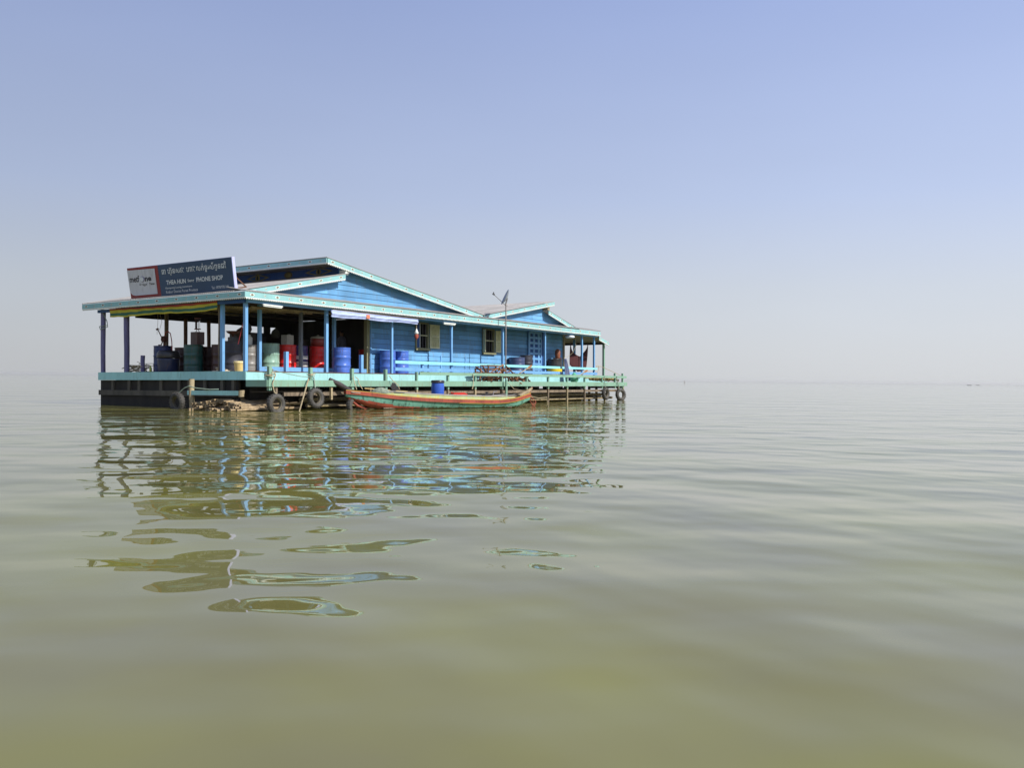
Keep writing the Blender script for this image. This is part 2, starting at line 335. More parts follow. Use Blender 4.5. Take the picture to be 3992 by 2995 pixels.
# eave beam
mb = MB(); mb.span((0.0, -0.09, 3.185), (22.25, 0.01, 3.30)); mb.build('eave_beam', BLUEP, house)
mb = MB(); mb.span((-0.06, 0.02, 3.18), (0.02, 7.4, 3.28)); mb.build('side_eave_beam', BLUED, house)
mb = MB(); mb.span((3.4, -0.175, 3.20), (8.2, -0.10, 3.235)); mb.build('tarp_batten', WOOD, house)

# --- corrugated roof sheets
def roof(x0, z0, x1, z1, y0, y1, along='Y', name='roof_sheet', amp=0.012, wl=0.09, th=0.012, parent=house, fn=None):
    """corrugations run down the slope (x); the wave is across y"""
    mb = MB(); n_ = int(abs(y1 - y0) / wl * 4); P = []
    for i in range(n_ + 1):
        y = y0 + (y1 - y0) * i / n_; dz = amp * math.sin(2 * math.pi * i / 4)
        for (x, z) in ((x0, z0), (x1, z1)):
            P.append((x, y, z + dz)); P.append((x, y, z + dz - th))
    F = []
    for i in range(n_):
        a = i * 4; c = a + 4
        F += [(a, a + 2, c + 2, c), (a + 1, c + 1, c + 3, a + 3), (a, c, c + 1, a + 1), (a + 2, a + 3, c + 3, c + 2)]
    F += [(0, 1, 3, 2), (n_ * 4, n_ * 4 + 2, n_ * 4 + 3, n_ * 4 + 1)]
    mb.add(P, F, 0, False)
    return mb.build(name, ROOF, parent)
roof(-0.25, 3.515, 4.62, 4.56, YR - .03, 8.0)
roof(3.55, 4.985, 12.66, 3.69, YR - .03, 7.6)
roof(12.64, 3.69, 18.60, 4.745, YR - .03, 7.6)
roof(17.95, 4.275, 22.4, 3.19, YR - .03, 7.6)
roof(22.3, 3.27, 23.5, 2.99, -.1, 7.6)
# veranda roof: corrugations run along y
def vroof(x0, x1, y0, z0, y1, z1):
    mb = MB(); wl = 0.1; n_ = int((x1 - x0) / wl * 4); P = []
    for i in range(n_ + 1):
        x = x0 + (x1 - x0) * i / n_; dz = 0.012 * math.sin(math.pi * i / 2)
        for (y, z) in ((y0, z0), (y1, z1)): P.append((x, y, z + dz)); P.append((x, y, z + dz - .012))
    F = []
    for i in range(n_):
        a = i * 4; c = a + 4
        F += [(a, c, c + 2, a + 2), (a + 1, a + 3, c + 3, c + 1), (a, a + 1, c + 1, c), (a + 2, c + 2, c + 3, a + 3)]
    F += [(0, 2, 3, 1), (n_ * 4, n_ * 4 + 1, n_ * 4 + 3, n_ * 4 + 2)]
    mb.add(P, F, 0); return mb.build('veranda_roof_sheet', ROOF, house)
vroof(-0.2, 22.33, -0.25, 3.505, 0.60, 3.655)
# rear lintel and ceilings
mb = MB(); mb.span((1.3, W_ - .05, 3.10), (8.3, W_ + .02, 3.50)); mb.build('rear_lintel', DARKW, house)
mb = MB(); mb.span((20.9, W_ - .05, 2.95), (23.4, W_ + .02, 3.2)); mb.build('rear_lintel', DARKW, house)
mb = MB(); mb.span((23.30, 0.1, 2.86), (23.38, W_, 2.98)); mb.build('eave_plate', DARKW, house)
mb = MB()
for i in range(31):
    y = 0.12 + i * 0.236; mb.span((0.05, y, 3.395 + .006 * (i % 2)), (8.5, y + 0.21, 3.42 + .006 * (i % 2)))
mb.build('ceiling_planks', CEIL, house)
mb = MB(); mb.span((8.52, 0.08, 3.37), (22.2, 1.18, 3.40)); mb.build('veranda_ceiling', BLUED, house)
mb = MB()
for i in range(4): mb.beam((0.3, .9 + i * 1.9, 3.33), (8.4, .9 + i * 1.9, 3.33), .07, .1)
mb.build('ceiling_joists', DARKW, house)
# poles stored under the ceiling of the shop corner
for i in range(14):
    mb = MB(); y = .75 + i * .42; z = 3.17 + i * .012 + random.uniform(-.03, .05)
    mb.tube([(0.6 + random.random() * .4, y, z), (3.6 + random.random(), y + random.uniform(-.1, .1), z + random.uniform(-.02, .05))], 0.028, 6)
    mb.build('stored_pole', WOODP, house)

# --- lap siding
def siding(y, zlo, zhi, xr, name, m=BLUE, step=0.19, face=-1):
    """horizontal lap boards in the plane y; xr(z) gives the x limits"""
    mb = MB(); z = zlo
    zs = []
    while z < zhi - 0.01: zs.append(z); z += step
    for z0 in zs:
        z1 = min(z0 + step - .012, zhi)
        a0, b0 = xr(z0); a1, b1 = xr(z1)
        if b0 - a0 < .02: continue
        if b1 < a1: a1 = b1 = (a1 + b1) / 2
        yo, yi, yb = y + face * .026, y + face * .006, y - face * .02
        P = [(a0, yo, z0), (b0, yo, z0), (b1, yi, z1), (a1, yi, z1), (a0, yb, z0), (b0, yb, z0), (b1, yb, z1), (a1, yb, z1)]
        mb.add(P, [(0, 1, 2, 3), (4, 7, 6, 5), (0, 4, 5, 1), (1, 5, 6, 2), (2, 6, 7, 3), (3, 7, 4, 0)])
    K = 24; L_p = []; R_p = []
    for k in range(K + 1):
        z = zlo + (zhi - .02 - zlo) * k / K; a, b_ = xr(z)
        if b_ - a < .01: continue
        L_p.append((a, y, z)); R_p.append((b_, y, z))
    for k in range(len(L_p) - 1): mb.add([L_p[k], R_p[k], R_p[k + 1], L_p[k + 1]], [(0, 1, 2, 3)])
    return mb.build(name, m, house)
GY = 0.62
def g1(z):   # first gable: left roof line then upper roof line, minus eaves
    lo = (z - 3.515) / 0.2145 - 0.15 if z < 4.52 else 4.50
    return (lo, min(12.5, 3.6 + (4.95 - z) / 0.1435))
def g2(z): return (max(12.8, 12.8 + (z - 3.66) / 0.178), min(20.9, 18.15 + (4.18 - z) / 0.245) if z < 4.2 else 18.15)
siding(GY, 3.62, 4.79, g1, 'gable_wall'); siding(GY, 3.62, 4.58, g2, 'gable_wall')
# house wall with window and door openings
def wallpiece(x0, x1, z0, z1): siding(1.2, z0, z1, lambda z: (x0, x1), 'front_wall')
Z0 = 1.15
win = [(9.26, 10.08, 2.20, 3.22), (13.85, 14.78, 2.18, 3.22)]
xs = [6.6, 9.34, 10.14, 13.85, 14.78, 20.88]
def fullsiding():
    mb = MB(); step = .19; z = Z0
    while z < 3.38:
        z1 = min(z + step - .012, 3.40)
        segs = [(6.6, 20.88)]
        for (a, c, zl, zh) in win:
            if z1 > zl + .01 and z < zh - .01:
                ns = []
                for s0, s1 in segs:
                    if a > s0 and c < s1: ns += [(s0, a), (c, s1)]
                    else: ns.append((s0, s1))
                segs = ns
        for a, c in segs:
            yo, yi, yb = 1.2 - .022, 1.2 - .005, 1.2 + .02
            P = [(a, yo, z), (c, yo, z), (c, yi, z1), (a, yi, z1), (a, yb, z), (c, yb, z), (c, yb, z1), (a, yb, z1)]
            mb.add(P, [(0, 1, 2, 3), (4, 7, 6, 5), (0, 4, 5, 1), (1, 5, 6, 2), (2, 6, 7, 3), (3, 7, 4, 0)])
        z += step
    return mb.build('front_wall', BLUE, house)
fullsiding()
mb = MB()
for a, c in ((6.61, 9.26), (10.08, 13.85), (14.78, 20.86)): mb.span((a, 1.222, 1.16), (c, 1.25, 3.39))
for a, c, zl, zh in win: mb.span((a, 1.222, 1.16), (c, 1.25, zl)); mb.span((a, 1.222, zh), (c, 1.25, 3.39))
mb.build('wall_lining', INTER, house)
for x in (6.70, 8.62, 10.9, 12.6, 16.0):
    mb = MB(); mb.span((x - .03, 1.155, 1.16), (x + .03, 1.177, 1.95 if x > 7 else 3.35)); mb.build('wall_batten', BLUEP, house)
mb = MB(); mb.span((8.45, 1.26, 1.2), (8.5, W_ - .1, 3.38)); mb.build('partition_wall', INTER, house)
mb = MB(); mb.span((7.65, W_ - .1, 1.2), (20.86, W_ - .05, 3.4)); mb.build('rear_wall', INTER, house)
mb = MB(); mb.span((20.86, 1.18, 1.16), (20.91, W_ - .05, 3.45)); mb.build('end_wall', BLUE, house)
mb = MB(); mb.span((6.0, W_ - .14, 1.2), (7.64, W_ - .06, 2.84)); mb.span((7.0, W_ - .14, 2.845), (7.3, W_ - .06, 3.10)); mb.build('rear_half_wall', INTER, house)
# clerestory wall with painted eyes
mb = MB(); mb.span((4.60, GY, 4.42), (4.64, 7.3, 4.84)); mb.build('clerestory_wall', BLUED, house)
CX = 4.596
def eye(yc, wd, hh, zc):
    mb = MB()
    mb.prism([(CX, yc - wd, zc), (CX, yc, zc + hh), (CX, yc + wd, zc), (CX, yc, zc - hh)], (-.004, 0, 0), 0)
    mb.prism([(CX - .006, yc - wd * .75, zc), (CX - .006, yc, zc + hh * .72), (CX - .006, yc + wd * .75, zc), (CX - .006, yc, zc - hh * .72)], (-.003, 0, 0), 1)
    mb.prism([(CX - .011, yc + .13 * math.cos(t * math.pi / 4), zc + .11 * math.sin(t * math.pi / 4)) for t in range(8)], (-.003, 0, 0), 0)
    mb.prism([(CX - .015, yc + .05 * math.cos(t * math.pi / 4), zc + .08 * math.sin(t * math.pi / 4)) for t in range(8)], (-.003, 0, 0), 2)
    mb.build('painted_eye_panel', [DIAY, BLUED, BLACKP], house)
eye(1.69, .68, .16, 4.70); eye(4.80, .62, .15, 4.67)
mb = MB()
for yy, r_ in ((3.2, .17), (3.2, .1)):
    mb.prism([(CX - (.004 if r_ < .12 else 0), yy + r_ * 1.3 * math.cos(t * math.pi / 4 + .39), 4.68 + r_ * .8 * math.sin(t * math.pi / 4 + .39)) for t in range(8)], (-.004, 0, 0), 0 if r_ > .12 else 1)
mb.build('painted_flower_panel', [DIAB, DIAY], house)
mb = MB(); mb.span((4.48, YR + .02, 4.50), (4.62, GY - .03, 4.66)); mb.build('purlin_end', WHITE, house)
mb = MB(); mb.span((18.03, YR + .05, 4.28), (18.2, GY + .05, 4.56)); mb.build('purlin_end', WOODP, house)
mb = MB(); mb.span((18.16, GY, 4.1), (18.2, 7.3, 4.62)); mb.build('clerestory_wall', BLUED, house)

# --- windows
def window(x0, x1, z0, z1, sx0, sx1, kind):
    f = MB(); t = .07
    f.span((x0, 1.13, z0 - .07), (x1 + .02, 1.24, z0)); f.span((x0, 1.14, z1), (x1, 1.24, z1 + .05))
    f.span((x0, 1.14, z0), (x0 + t, 1.24, z1)); f.span((x1 - t, 1.14, z0), (x1, 1.24, z1))
    fo = f.build('window', OLIVED, house)
    s = MB(); s.span((x0 - .04, 1.08, z0 - .10), (x1 + .04, 1.128, z0 - .03)); s.build('sill', OLIVED, fo)
    bmb = MB()
    for k in range(4):
        xx = x0 + t + (x1 - x0 - 2 * t) * (k + .6) / 4.2; bmb.tube([(xx, 1.19, z0), (xx, 1.19, z1)], .011, 6)
    bmb.build('window_bars', IRON, fo)
    r_ = MB(); r_.span((x0 + t, 1.16, (z0 + z1) / 2 + .0), (x1 - t, 1.18, (z0 + z1) / 2 + .035)); r_.build('mid_rail', OLIVE, fo)
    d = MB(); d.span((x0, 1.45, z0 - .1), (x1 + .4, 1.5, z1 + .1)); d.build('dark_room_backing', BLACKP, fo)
    sh = MB(); w_ = sx1 - sx0; fr = .055
    y0, y1 = 1.11, 1.14
    sh.span((sx0, y0, z0), (sx0 + fr, y1, z1)); sh.span((sx1 - fr, y0, z0), (sx1, y1, z1))
    for zz in (z0, (z0 + z1) / 2 - .03, z1 - .06): sh.span((sx0 + fr, y0, zz), (sx1 - fr, y1, zz + .06))
    k = 22
    for i in range(k):
        zz = z0 + .06 + (z1 - z0 - .12) * (i + .5) / k
        if abs(zz - (z0 + z1) / 2) < .04: continue
        sh.box(((sx0 + sx1) / 2, 1.13, zz), (w_ - 2 * fr, .006, .044), 0, (R(38), 0, 0))
    sh.build('shutter', OLIVE, fo)
    if kind == 1:
        c = MB(); c.span((x0 + .075, 1.15, z0), (x0 + .24, 1.158, z1)); c.build('curtain', BLUED, fo)
        c = MB(); c.span((x0 + .245, 1.14, z0), (x0 + .27, 1.158, z1)); c.build('curtain_edge', WHITE, fo)
    else:
        c = MB(); c.beam((x0 + .0, 1.13, (z0 + z1) / 2), (x0 + .0 - .05, .98, (z0 + z1) / 2), .03, z1 - z0); c.build('shutter', OLIVE, fo)
window(9.26, 10.08, 2.22, 3.17, 10.12, 10.74, 1)
window(13.85, 14.76, 2.20, 3.17, 14.82, 15.44, 2)
# --- lattice door
mb = MB(); X0, X1 = 17.55, 18.75; cx = [X0, X0 + .12, X0 + .42, X0 + .58, X0 + .88, X1 - .2, X1]
zz = [1.18, 1.25]; z = 1.25
mb.span((X0, 1.10, 1.18), (X0 + .14, 1.15, 3.28)); mb.span((X1 - .34, 1.10, 1.18), (X1 - .2, 1.15, 3.28)); mb.span((X0 + .42, 1.10, 1.18), (X0 + .56, 1.15, 3.28)); mb.span((X1 - .08, 1.10, 1.18), (X1, 1.15, 3.28))
for i in range(9): mb.span((X0 + .141, 1.105, 1.2 + i * .25), (X1 - .081, 1.145, 1.2 + i * .25 + .10))
dr = mb.build('lattice_door', BLUEP, house)
mb = MB(); mb.span((X0 + .02, 1.153, 1.2), (X1 - .02, 1.168, 3.26)); mb.build('door_backing', BLUED, dr)
mb = MB(); mb.span((18.8, 1.12, 1.16), (18.92, 1.17, 3.35)); mb.build('door_frame', BLUED, house)
# --- veranda railing
mb = MB(); mb.span((6.66, -.04, 1.53), (22.35, -.005, 1.635)); mb.build('top_rail', RAIL, house)
mb = MB(); mb.span((6.66, -.04, 1.27), (22.35, -.005, 1.39)); mb.build('lower_rail', BLUEP, house)
for x in (8.3, 11.95, 15.5, 19.1): post(x, .05, ZD, 1.6, .09, BLUEP, 'rail_post')
# low side beam outside the raft, with end post
mb = MB(); mb.span((-.56, -.35, .455), (-.44, 1.95, .585)); mb.build('mooring_beam', SKIRT, house)
post(-.5, 1.82, -.4, .93, .15, WOODP, 'mooring_post', rnd=True); post(-.5, -.40, .42, .60, .16, WOODP, 'beam_end', rnd=True)
mb = MB(); mb.span((-.45, 0.3, .45), (.0, .42, .56)); mb.build('mooring_beam_bracket', WOOD, house)

# ================================================================== lower walkway
walk = thing('walkway', 'low sage green boardwalk with posts and railing along the front of the blue house', 'walkway', at())
WY = -0.93
mb = MB()
for i in range(7): mb.span((0.02, WY + .02 + i * .128, .85), (23.85, WY + .02 + i * .128 + .118, .885))
mb.build('walkway_boards', WOOD, walk)
mb = MB(); mb.span((0.0, WY - .04, .71), (23.9, WY, .905)); mb.build('front_beam', GREEN, walk)
mb = MB(); mb.span((-.03, WY + .002, .71), (.01, -.035, .905)); mb.build('side_beam', GREEN, walk)
for x in (0.11, 1.72, 3.53, 5.16): post(x, WY + .05, .6, 1.29, .10, GREEN, 'walkway_post', parent=walk)
for x in (6.82, 8.65, 10.4, 12.28, 14.18, 15.98, 17.7, 19.4, 21.21, 22.64, 23.53): post(x, WY + .05, .6, 1.22 if x < 22 else 1.36, .085, GREEN, 'walkway_post', parent=walk)
mb = MB(); mb.span((6.9, WY - .035, 1.115), (23.85, WY - .001, 1.225)); mb.build('hand_rail', GREEN, walk)
mb = MB(); mb.span((0.7, WY + .08, .43), (23.75, WY + .14, .54)); mb.build('lower_beam', WOOD, walk)
for i, x in enumerate((0.35, 2.6, 4.4, 6.82, 8.65, 10.4, 12.28, 14.18, 15.98, 17.7, 19.4, 21.5, 23.0, 23.6)):
    post(x, WY + .05, -.3 if i > 7 else .3, .71, .075, WOODP if i % 2 else WOOD, 'under_post', parent=walk)
for x in (1.5, 3.5, 5.5, 8, 10.5, 13, 15.4, 17.5, 19.5, 22, 23.7):
    mb = MB(); mb.span((x, WY + .2, .6), (x + .08, 0.3, .70)); mb.build('cross_joist', DARKW, walk)

# ================================================================== shop sign on the eave
sign = thing('shop_sign', 'dark blue phone shop billboard with white logo panel leaning over the left eave', 'shop sign', at())
BL, BR, TR, TL = Vector((-0.02, 5.56, 3.57)), Vector((-0.02, .46, 3.575)), Vector((-.14, .47, 4.545)), Vector((-.14, 5.62, 4.565))
def sp(s, t, o=0.0):
    a = BL.lerp(BR, s); c = TL.lerp(TR, s); p = a.lerp(c, t)
    return p + Vector((-1, 0, -.22)).normalized() * o
SBLUE = mat('sign_blue', (0.016, 0.055, 0.125), 0.35, 0.06, 1, dirt_amt=.1); SRED = mat('sign_red', (0.28, 0.02, 0.018), 0.4, 0.08, 1)
SWHITE = mat('sign_white', (0.62, 0.62, 0.66), 0.3, 0.04, 1); SEDGE = mat('sign_edge_lavender', (0.50, 0.52, 0.80), 0.5, 0.05, 1)
STXT = mat('sign_lettering_white', (0.72, 0.76, 0.78), 0.5, 0.03, 3); SDARK = mat('logo_charcoal', (0.02, 0.02, 0.03), 0.4, 0.1, 3)
mb = MB(); mb.prism([sp(0, 0), sp(1, 0), sp(1, 1), sp(0, 1)], (.10, 0, .02), 0); mb.build('sign_box', SEDGE, sign)
mb = MB(); mb.prism([sp(.315, .005, .002), sp(.995, .005, .002), sp(.995, .99, .002), sp(.315, .99, .002)], Vector((-.006, 0, 0)), 0); mb.build('name_panel', SBLUE, sign)
mb = MB(); mb.prism([sp(.002, .005, .002), sp(.313, .005, .002), sp(.313, .99, .002), sp(.002, .99, .002)], Vector((-.006, 0, 0)), 0); mb.build('red_panel', SRED, sign)
mb = MB(); pl = [(.283, .09), (.283, .90), (.003, .92), (.003, .27), (.010, .18), (.028, .115), (.058, .09)]
mb.prism([sp(s, t, .012) for s, t in pl], Vector((-.006, 0, 0)), 0); mb.build('logo_panel', SWHITE, sign)
def text(body, s0, s1, t0, t1, m, name='lettering', off=0.022, bold=0.0, shear=0.0, fit=True):
    c = bpy.data.curves.new('t', 'FONT'); c.body = body; c.offset = bold; c.shear = shear; c.resolution_u = 3
    o = bpy.data.objects.new('t', c); COL.objects.link(o); dg = bpy.context.evaluated_depsgraph_get(); dg.update()
    me = bpy.data.meshes.new_from_object(o.evaluated_get(dg)); bpy.data.objects.remove(o)
    xs_ = [v.co.x for v in me.vertices]; ys_ = [v.co.y for v in me.vertices]
    xa, xb, ya, yb = min(xs_), max(xs_), min(ys_), max(ys_)
    for v in me.vertices:
        s = s0 + (s1 - s0) * (v.co.x - xa) / (xb - xa); t = t0 + (t1 - t0) * (v.co.y - ya) / (yb - ya)
        v.co = sp(s, t, off)
    me.materials.clear(); me.materials.append(m); me.name = name
    ob = bpy.data.objects.new(name, me); COL.objects.link(ob); ob.parent = sign; return ob
text("ធា ហ៊ុនសេង ហាងលក់ទូរស័ព្ទដៃ", .35, .948, .63, .91, STXT, bold=.015)
text("THEA HUN", .383, .571, .345, .485, STXT, bold=.025); text("Seng", .588, .649, .345, .46, STXT, bold=.02); text("PHONE SHOP", .671, .911, .345, .49, STXT, bold=.025)
text("Kampong Luong commune", .37, .624, .195, .275, STXT, bold=.005); text("Krakor District Pursat Province", .37, .674, .075, .16, STXT, bold=.005)
text("Tel : 0978 978 168", .802, .952, .085, .17, STXT, bold=.005)
text("metf", .018, .118, .52, .73, SDARK, bold=.025); text("ne", .174, .240, .52, .65, SDARK, bold=.04)
mb = MB(); mb.prism([sp(.149 + .024 * math.cos(t * math.pi / 6), .60 + .095 * math.sin(t * math.pi / 6), .024) for t in range(12)], (-.003, 0, 0)); mb.build('logo_ring', mat('logo_lavender', (.30, .27, .42), .4, .05, 2), sign)
mb = MB(); mb.prism([sp(.146 + .018 * math.cos(t * math.pi / 6), .60 + .076 * math.sin(t * math.pi / 6), .030) for t in range(12)], (-.003, 0, 0)); mb.build('logo_disc', STXT, sign)
text("ម៉ិតហ្វូន", .113, .19, .375, .47, SDARK, bold=.02); text("Time", .212, .266, .395, .465, SDARK, bold=.02)
mb = MB(); mb.beam((0.05, 1.0, 3.60), (.85, 1.0, 3.78), .04, .04); mb.beam((-.1, 1.0, 4.4), (.85, 1.0, 3.78), .03, .03); mb.beam((-.1, 4.6, 4.4), (.85, 4.6, 3.78), .03, .03); mb.build('sign_brace', WOODB, sign)

# striped banner
def cloth(pts_fn, nu, nv, th=0.006):
    mb = MB(); P = [[pts_fn(i / nu, j / nv) for j in range(nv + 1)] for i in range(nu + 1)]
    return P
def bandcloth(P, off, mi_fn, name, mats, parent=None, mw=None):
    mb = MB(); nu = len(P) - 1; nv = len(P[0]) - 1; V = []; off = Vector(off)
    for r_ in P:
        for p in r_: V.append(Vector(p))
    n_ = len(V); V += [p + off for p in V]; F = []; M = []
    idx = lambda i, j: i * (nv + 1) + j
    for i in range(nu):
        for j in range(nv):
            a, b_, c, d = idx(i, j), idx(i + 1, j), idx(i + 1, j + 1), idx(i, j + 1)
            mb.add([], []); F += [(a, b_, c, d), (d + n_, c + n_, b_ + n_, a + n_)]; M += [mi_fn(i / nu, (j + .5) / nv)] * 2
    for i in range(nu):
        for j in (0, nv): a, b_ = idx(i, j), idx(i + 1, j); F.append((a, b_, b_ + n_, a + n_)); M.append(mi_fn(i / nu, .01 if j == 0 else .99))
    for j in range(nv):
        for i in (0, nu): a, b_ = idx(i, j), idx(i, j + 1); F.append((a, b_, b_ + n_, a + n_)); M.append(mi_fn(0, (j + .5) / nv))
    mb.v = [tuple(v) for v in V]; mb.f = [list(f) for f in F]; mb.m = M; mb.sm = [True] * len(F)
    return mb.build(name, mats, parent, mw)
BR_ = mat('banner_red', (.42, .07, .05), .8, .1, 3); BY_ = mat('banner_yellow', (.55, .48, .05), .8, .1, 3); BG_ = mat('banner_green', (.05, .16, .10), .8, .12, 3)
def ban(u, v):
    y = 1.2 + 5.45 * u; top = 3.29; sag = .035 * math.sin(u * math.pi) ; h = .27 + .02 * math.sin(u * 9)
    return (-.09 + .015 * math.sin(u * 37 + v * 3), y, top - h * v - sag + .006 * math.sin(u * 50))
def bmi(u, v):
    e = .04 * math.sin(u * 8)
    if v < .20 + .06 * (1 - u): return 0
    if v < .50 + e: return 1
    if v < .82 + e: return 2
    return 1
o = bandcloth(cloth(ban, 60, 20), (.012, 0, 0), bmi, 'striped_banner', [BR_, BY_, BG_], None, at())
tag(o, 'long red yellow and green striped banner under the left eave', 'banner')
TARP = mat('pale_blue_tarpaulin', (0.42, 0.50, 0.78), .7, .08, 2, dirt=(.25, .28, .4), dirt_amt=.25)
def trp(u, v):
    x = 3.32 + 4.42 * u; top = 3.20 - .035 * u; h = .23 - .06 * u + .012 * math.sin(u * 14)
    return (x, -.205 + .005 * math.sin(u * 60 + v * 9) + .008 * math.sin(u * 23 + v * 4) + .02 * math.sin(v * 9), top - h * v)
tarp = bandcloth(cloth(trp, 110, 10), (0, .035, 0), lambda u, v: 0, 'rolled_tarpaulin', TARP, None, at())
tag(tarp, 'pale blue tarpaulin blind rolled up under the front eave', 'tarpaulin')
mb = MB(); mb.span((4.93, -.235, 3.02), (5.10, -.225, 3.15)); o = mb.build('red_patch', mat('orange_patch', (.7, .22, .12), .6), tarp)

# ================================================================== oil drums and tubs
def drum_body(r=0.29, h=0.88, hoops=((.30, .018), (.62, .018)), fine=True):
    pr = [(r, 0.0), (r + .006, .012), (r, .03)]
    z = .05
    zs_ = []
    for zh, a in hoops: zs_ += [(r, zh * h - .025), (r + a, zh * h), (r, zh * h + .025)]
    if fine:
        for z in (.08, .12, .16, .76, .80, .84): zs_ += [(r, (z - .014) * h), (r + .006, z * h), (r, (z + .014) * h)]
    zs_.sort(key=lambda q: q[1]); pr += zs_ + [(r, h - .03), (r + .008, h - .012), (r + .006, h), (r - .012, h), (r - .014, h - .018)]
    return pr
def make_drum(m, label, mw, r=.29, h=.88, group='steel oil drums on the decks', name='oil_drum'):
    t = thing(name, label, 'oil drum', mw, group)
    mb = MB(); mb.lathe(drum_body(r, h)); mb.build('drum_body', m, t)
    mb = MB(); mb.prism([((r - .014) * math.cos(i * math.pi / 14), (r - .014) * math.sin(i * math.pi / 14), h - .03) for i in range(28)], (0, 0, .012)); mb.build('drum_lid', m, t)
    mb = MB(); mb.lathe([(.03, h - .02), (.03, h + .004), (.001, h + .004)], (r * .6, 0, 0), 10); mb.build('bung', IRON, t)
    return t
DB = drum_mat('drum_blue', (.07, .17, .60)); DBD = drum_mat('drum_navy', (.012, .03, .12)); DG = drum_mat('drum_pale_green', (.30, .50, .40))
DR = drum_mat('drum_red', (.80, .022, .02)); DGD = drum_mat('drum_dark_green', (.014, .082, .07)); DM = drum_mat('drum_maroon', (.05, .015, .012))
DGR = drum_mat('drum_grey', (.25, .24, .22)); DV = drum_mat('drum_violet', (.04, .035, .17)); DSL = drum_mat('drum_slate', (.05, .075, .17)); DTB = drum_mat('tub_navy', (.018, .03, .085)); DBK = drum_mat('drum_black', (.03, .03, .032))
F1 = 1.22
blue = make_drum(DB, 'bright blue oil drum in the sun between two thin posts, open shop doorway behind', at(4.62, .60, ZD, 2.0))
copy_tree(blue, at(7.23, .82, ZD, 1.0), 'blue oil drum at the left end of the board wall, leftmost of the two there')
copy_tree(blue, at(7.98, .82, ZD, 4.0), 'blue oil drum behind the left end of the pale railing')
grn = make_drum(DG, 'pale green oil drum beside the grey drum in the shop', at(2.57, 1.85, F1, 1.0), h=.9)
red = make_drum(DR, 'red oil drum with a square tin standing on it', at(3.31, 1.85, F1, .5))
copy_tree(red, at(4.72, 1.85, F1, 3.), 'red oil drum with a smaller cooking pot on its lid')
copy_tree(red, at(7.75, 2.35, F1, 3.), 'red oil drum in shadow inside the doorway beside the olive post')
vio = make_drum(DV, 'violet oil drum with wide white paint bands', at(3.98, 2.0, F1, 0))
mb = MB(); mb.lathe([(.296, .16), (.300, .17), (.300, .55), (.296, .56)]); mb.build('white_band', mat('drum_white_band', (.70, .70, .66), .5, .06, 3), vio)
mb = MB(); mb.lathe([(.3005, .33), (.303, .335), (.303, .41), (.3005, .415)]); mb.build('violet_stripe', DV, vio)
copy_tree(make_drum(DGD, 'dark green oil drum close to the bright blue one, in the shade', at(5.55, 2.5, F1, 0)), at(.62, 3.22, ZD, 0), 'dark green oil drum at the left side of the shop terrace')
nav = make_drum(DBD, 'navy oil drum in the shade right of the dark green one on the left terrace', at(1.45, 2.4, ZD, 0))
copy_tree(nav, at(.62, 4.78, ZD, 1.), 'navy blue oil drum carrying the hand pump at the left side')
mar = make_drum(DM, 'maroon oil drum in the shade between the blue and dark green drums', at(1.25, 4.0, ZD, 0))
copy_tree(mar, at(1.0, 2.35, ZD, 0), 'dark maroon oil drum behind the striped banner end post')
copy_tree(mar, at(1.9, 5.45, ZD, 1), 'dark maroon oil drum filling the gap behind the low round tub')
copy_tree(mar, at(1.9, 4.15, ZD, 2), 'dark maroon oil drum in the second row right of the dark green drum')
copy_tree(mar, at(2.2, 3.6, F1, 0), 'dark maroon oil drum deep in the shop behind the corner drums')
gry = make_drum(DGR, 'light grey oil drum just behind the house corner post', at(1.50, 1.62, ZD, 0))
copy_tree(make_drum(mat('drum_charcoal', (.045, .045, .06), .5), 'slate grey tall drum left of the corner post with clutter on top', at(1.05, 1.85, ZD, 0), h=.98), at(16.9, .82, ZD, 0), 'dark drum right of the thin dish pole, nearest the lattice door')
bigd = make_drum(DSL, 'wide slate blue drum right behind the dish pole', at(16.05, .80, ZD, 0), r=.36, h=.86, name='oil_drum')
tub = thing('plastic_tub', 'low dark blue round tub in front of the blue and maroon drums', 'tub', at(.42, 4.22, ZD))
mb = MB(); mb.lathe([(.30, 0), (.33, .1), (.34, .40), (.35, .44), (.32, .45), (.30, .42), (.28, .06), (.0, .05)]); mb.build('tub_body', DTB, tub)
mb = MB(); mb.lathe([(.345, .47), (.36, .50), (.35, .62), (.30, .70), (.02, .72)], close=True); mb.build('tub_cover', DBK, tub)
by = thing('two_tone_drum', 'black drum with a bright yellow lower half behind the pale railing', 'drum', at(19.35, .75, ZD))
mb = MB(); mb.lathe([(.37, .40), (.375, .42), (.37, .66), (.36, .84), (.37, .86), (.34, .87)], close=True); mb.build('upper_half', DBK, by)
mb = MB(); mb.lathe([(.36, 0), (.365, .12), (.375, .30), (.375, .395)], close=True); mb.build('lower_half', mat('bright_yellow_plastic', (.80, .62, .02), .4, .06, 3), by)
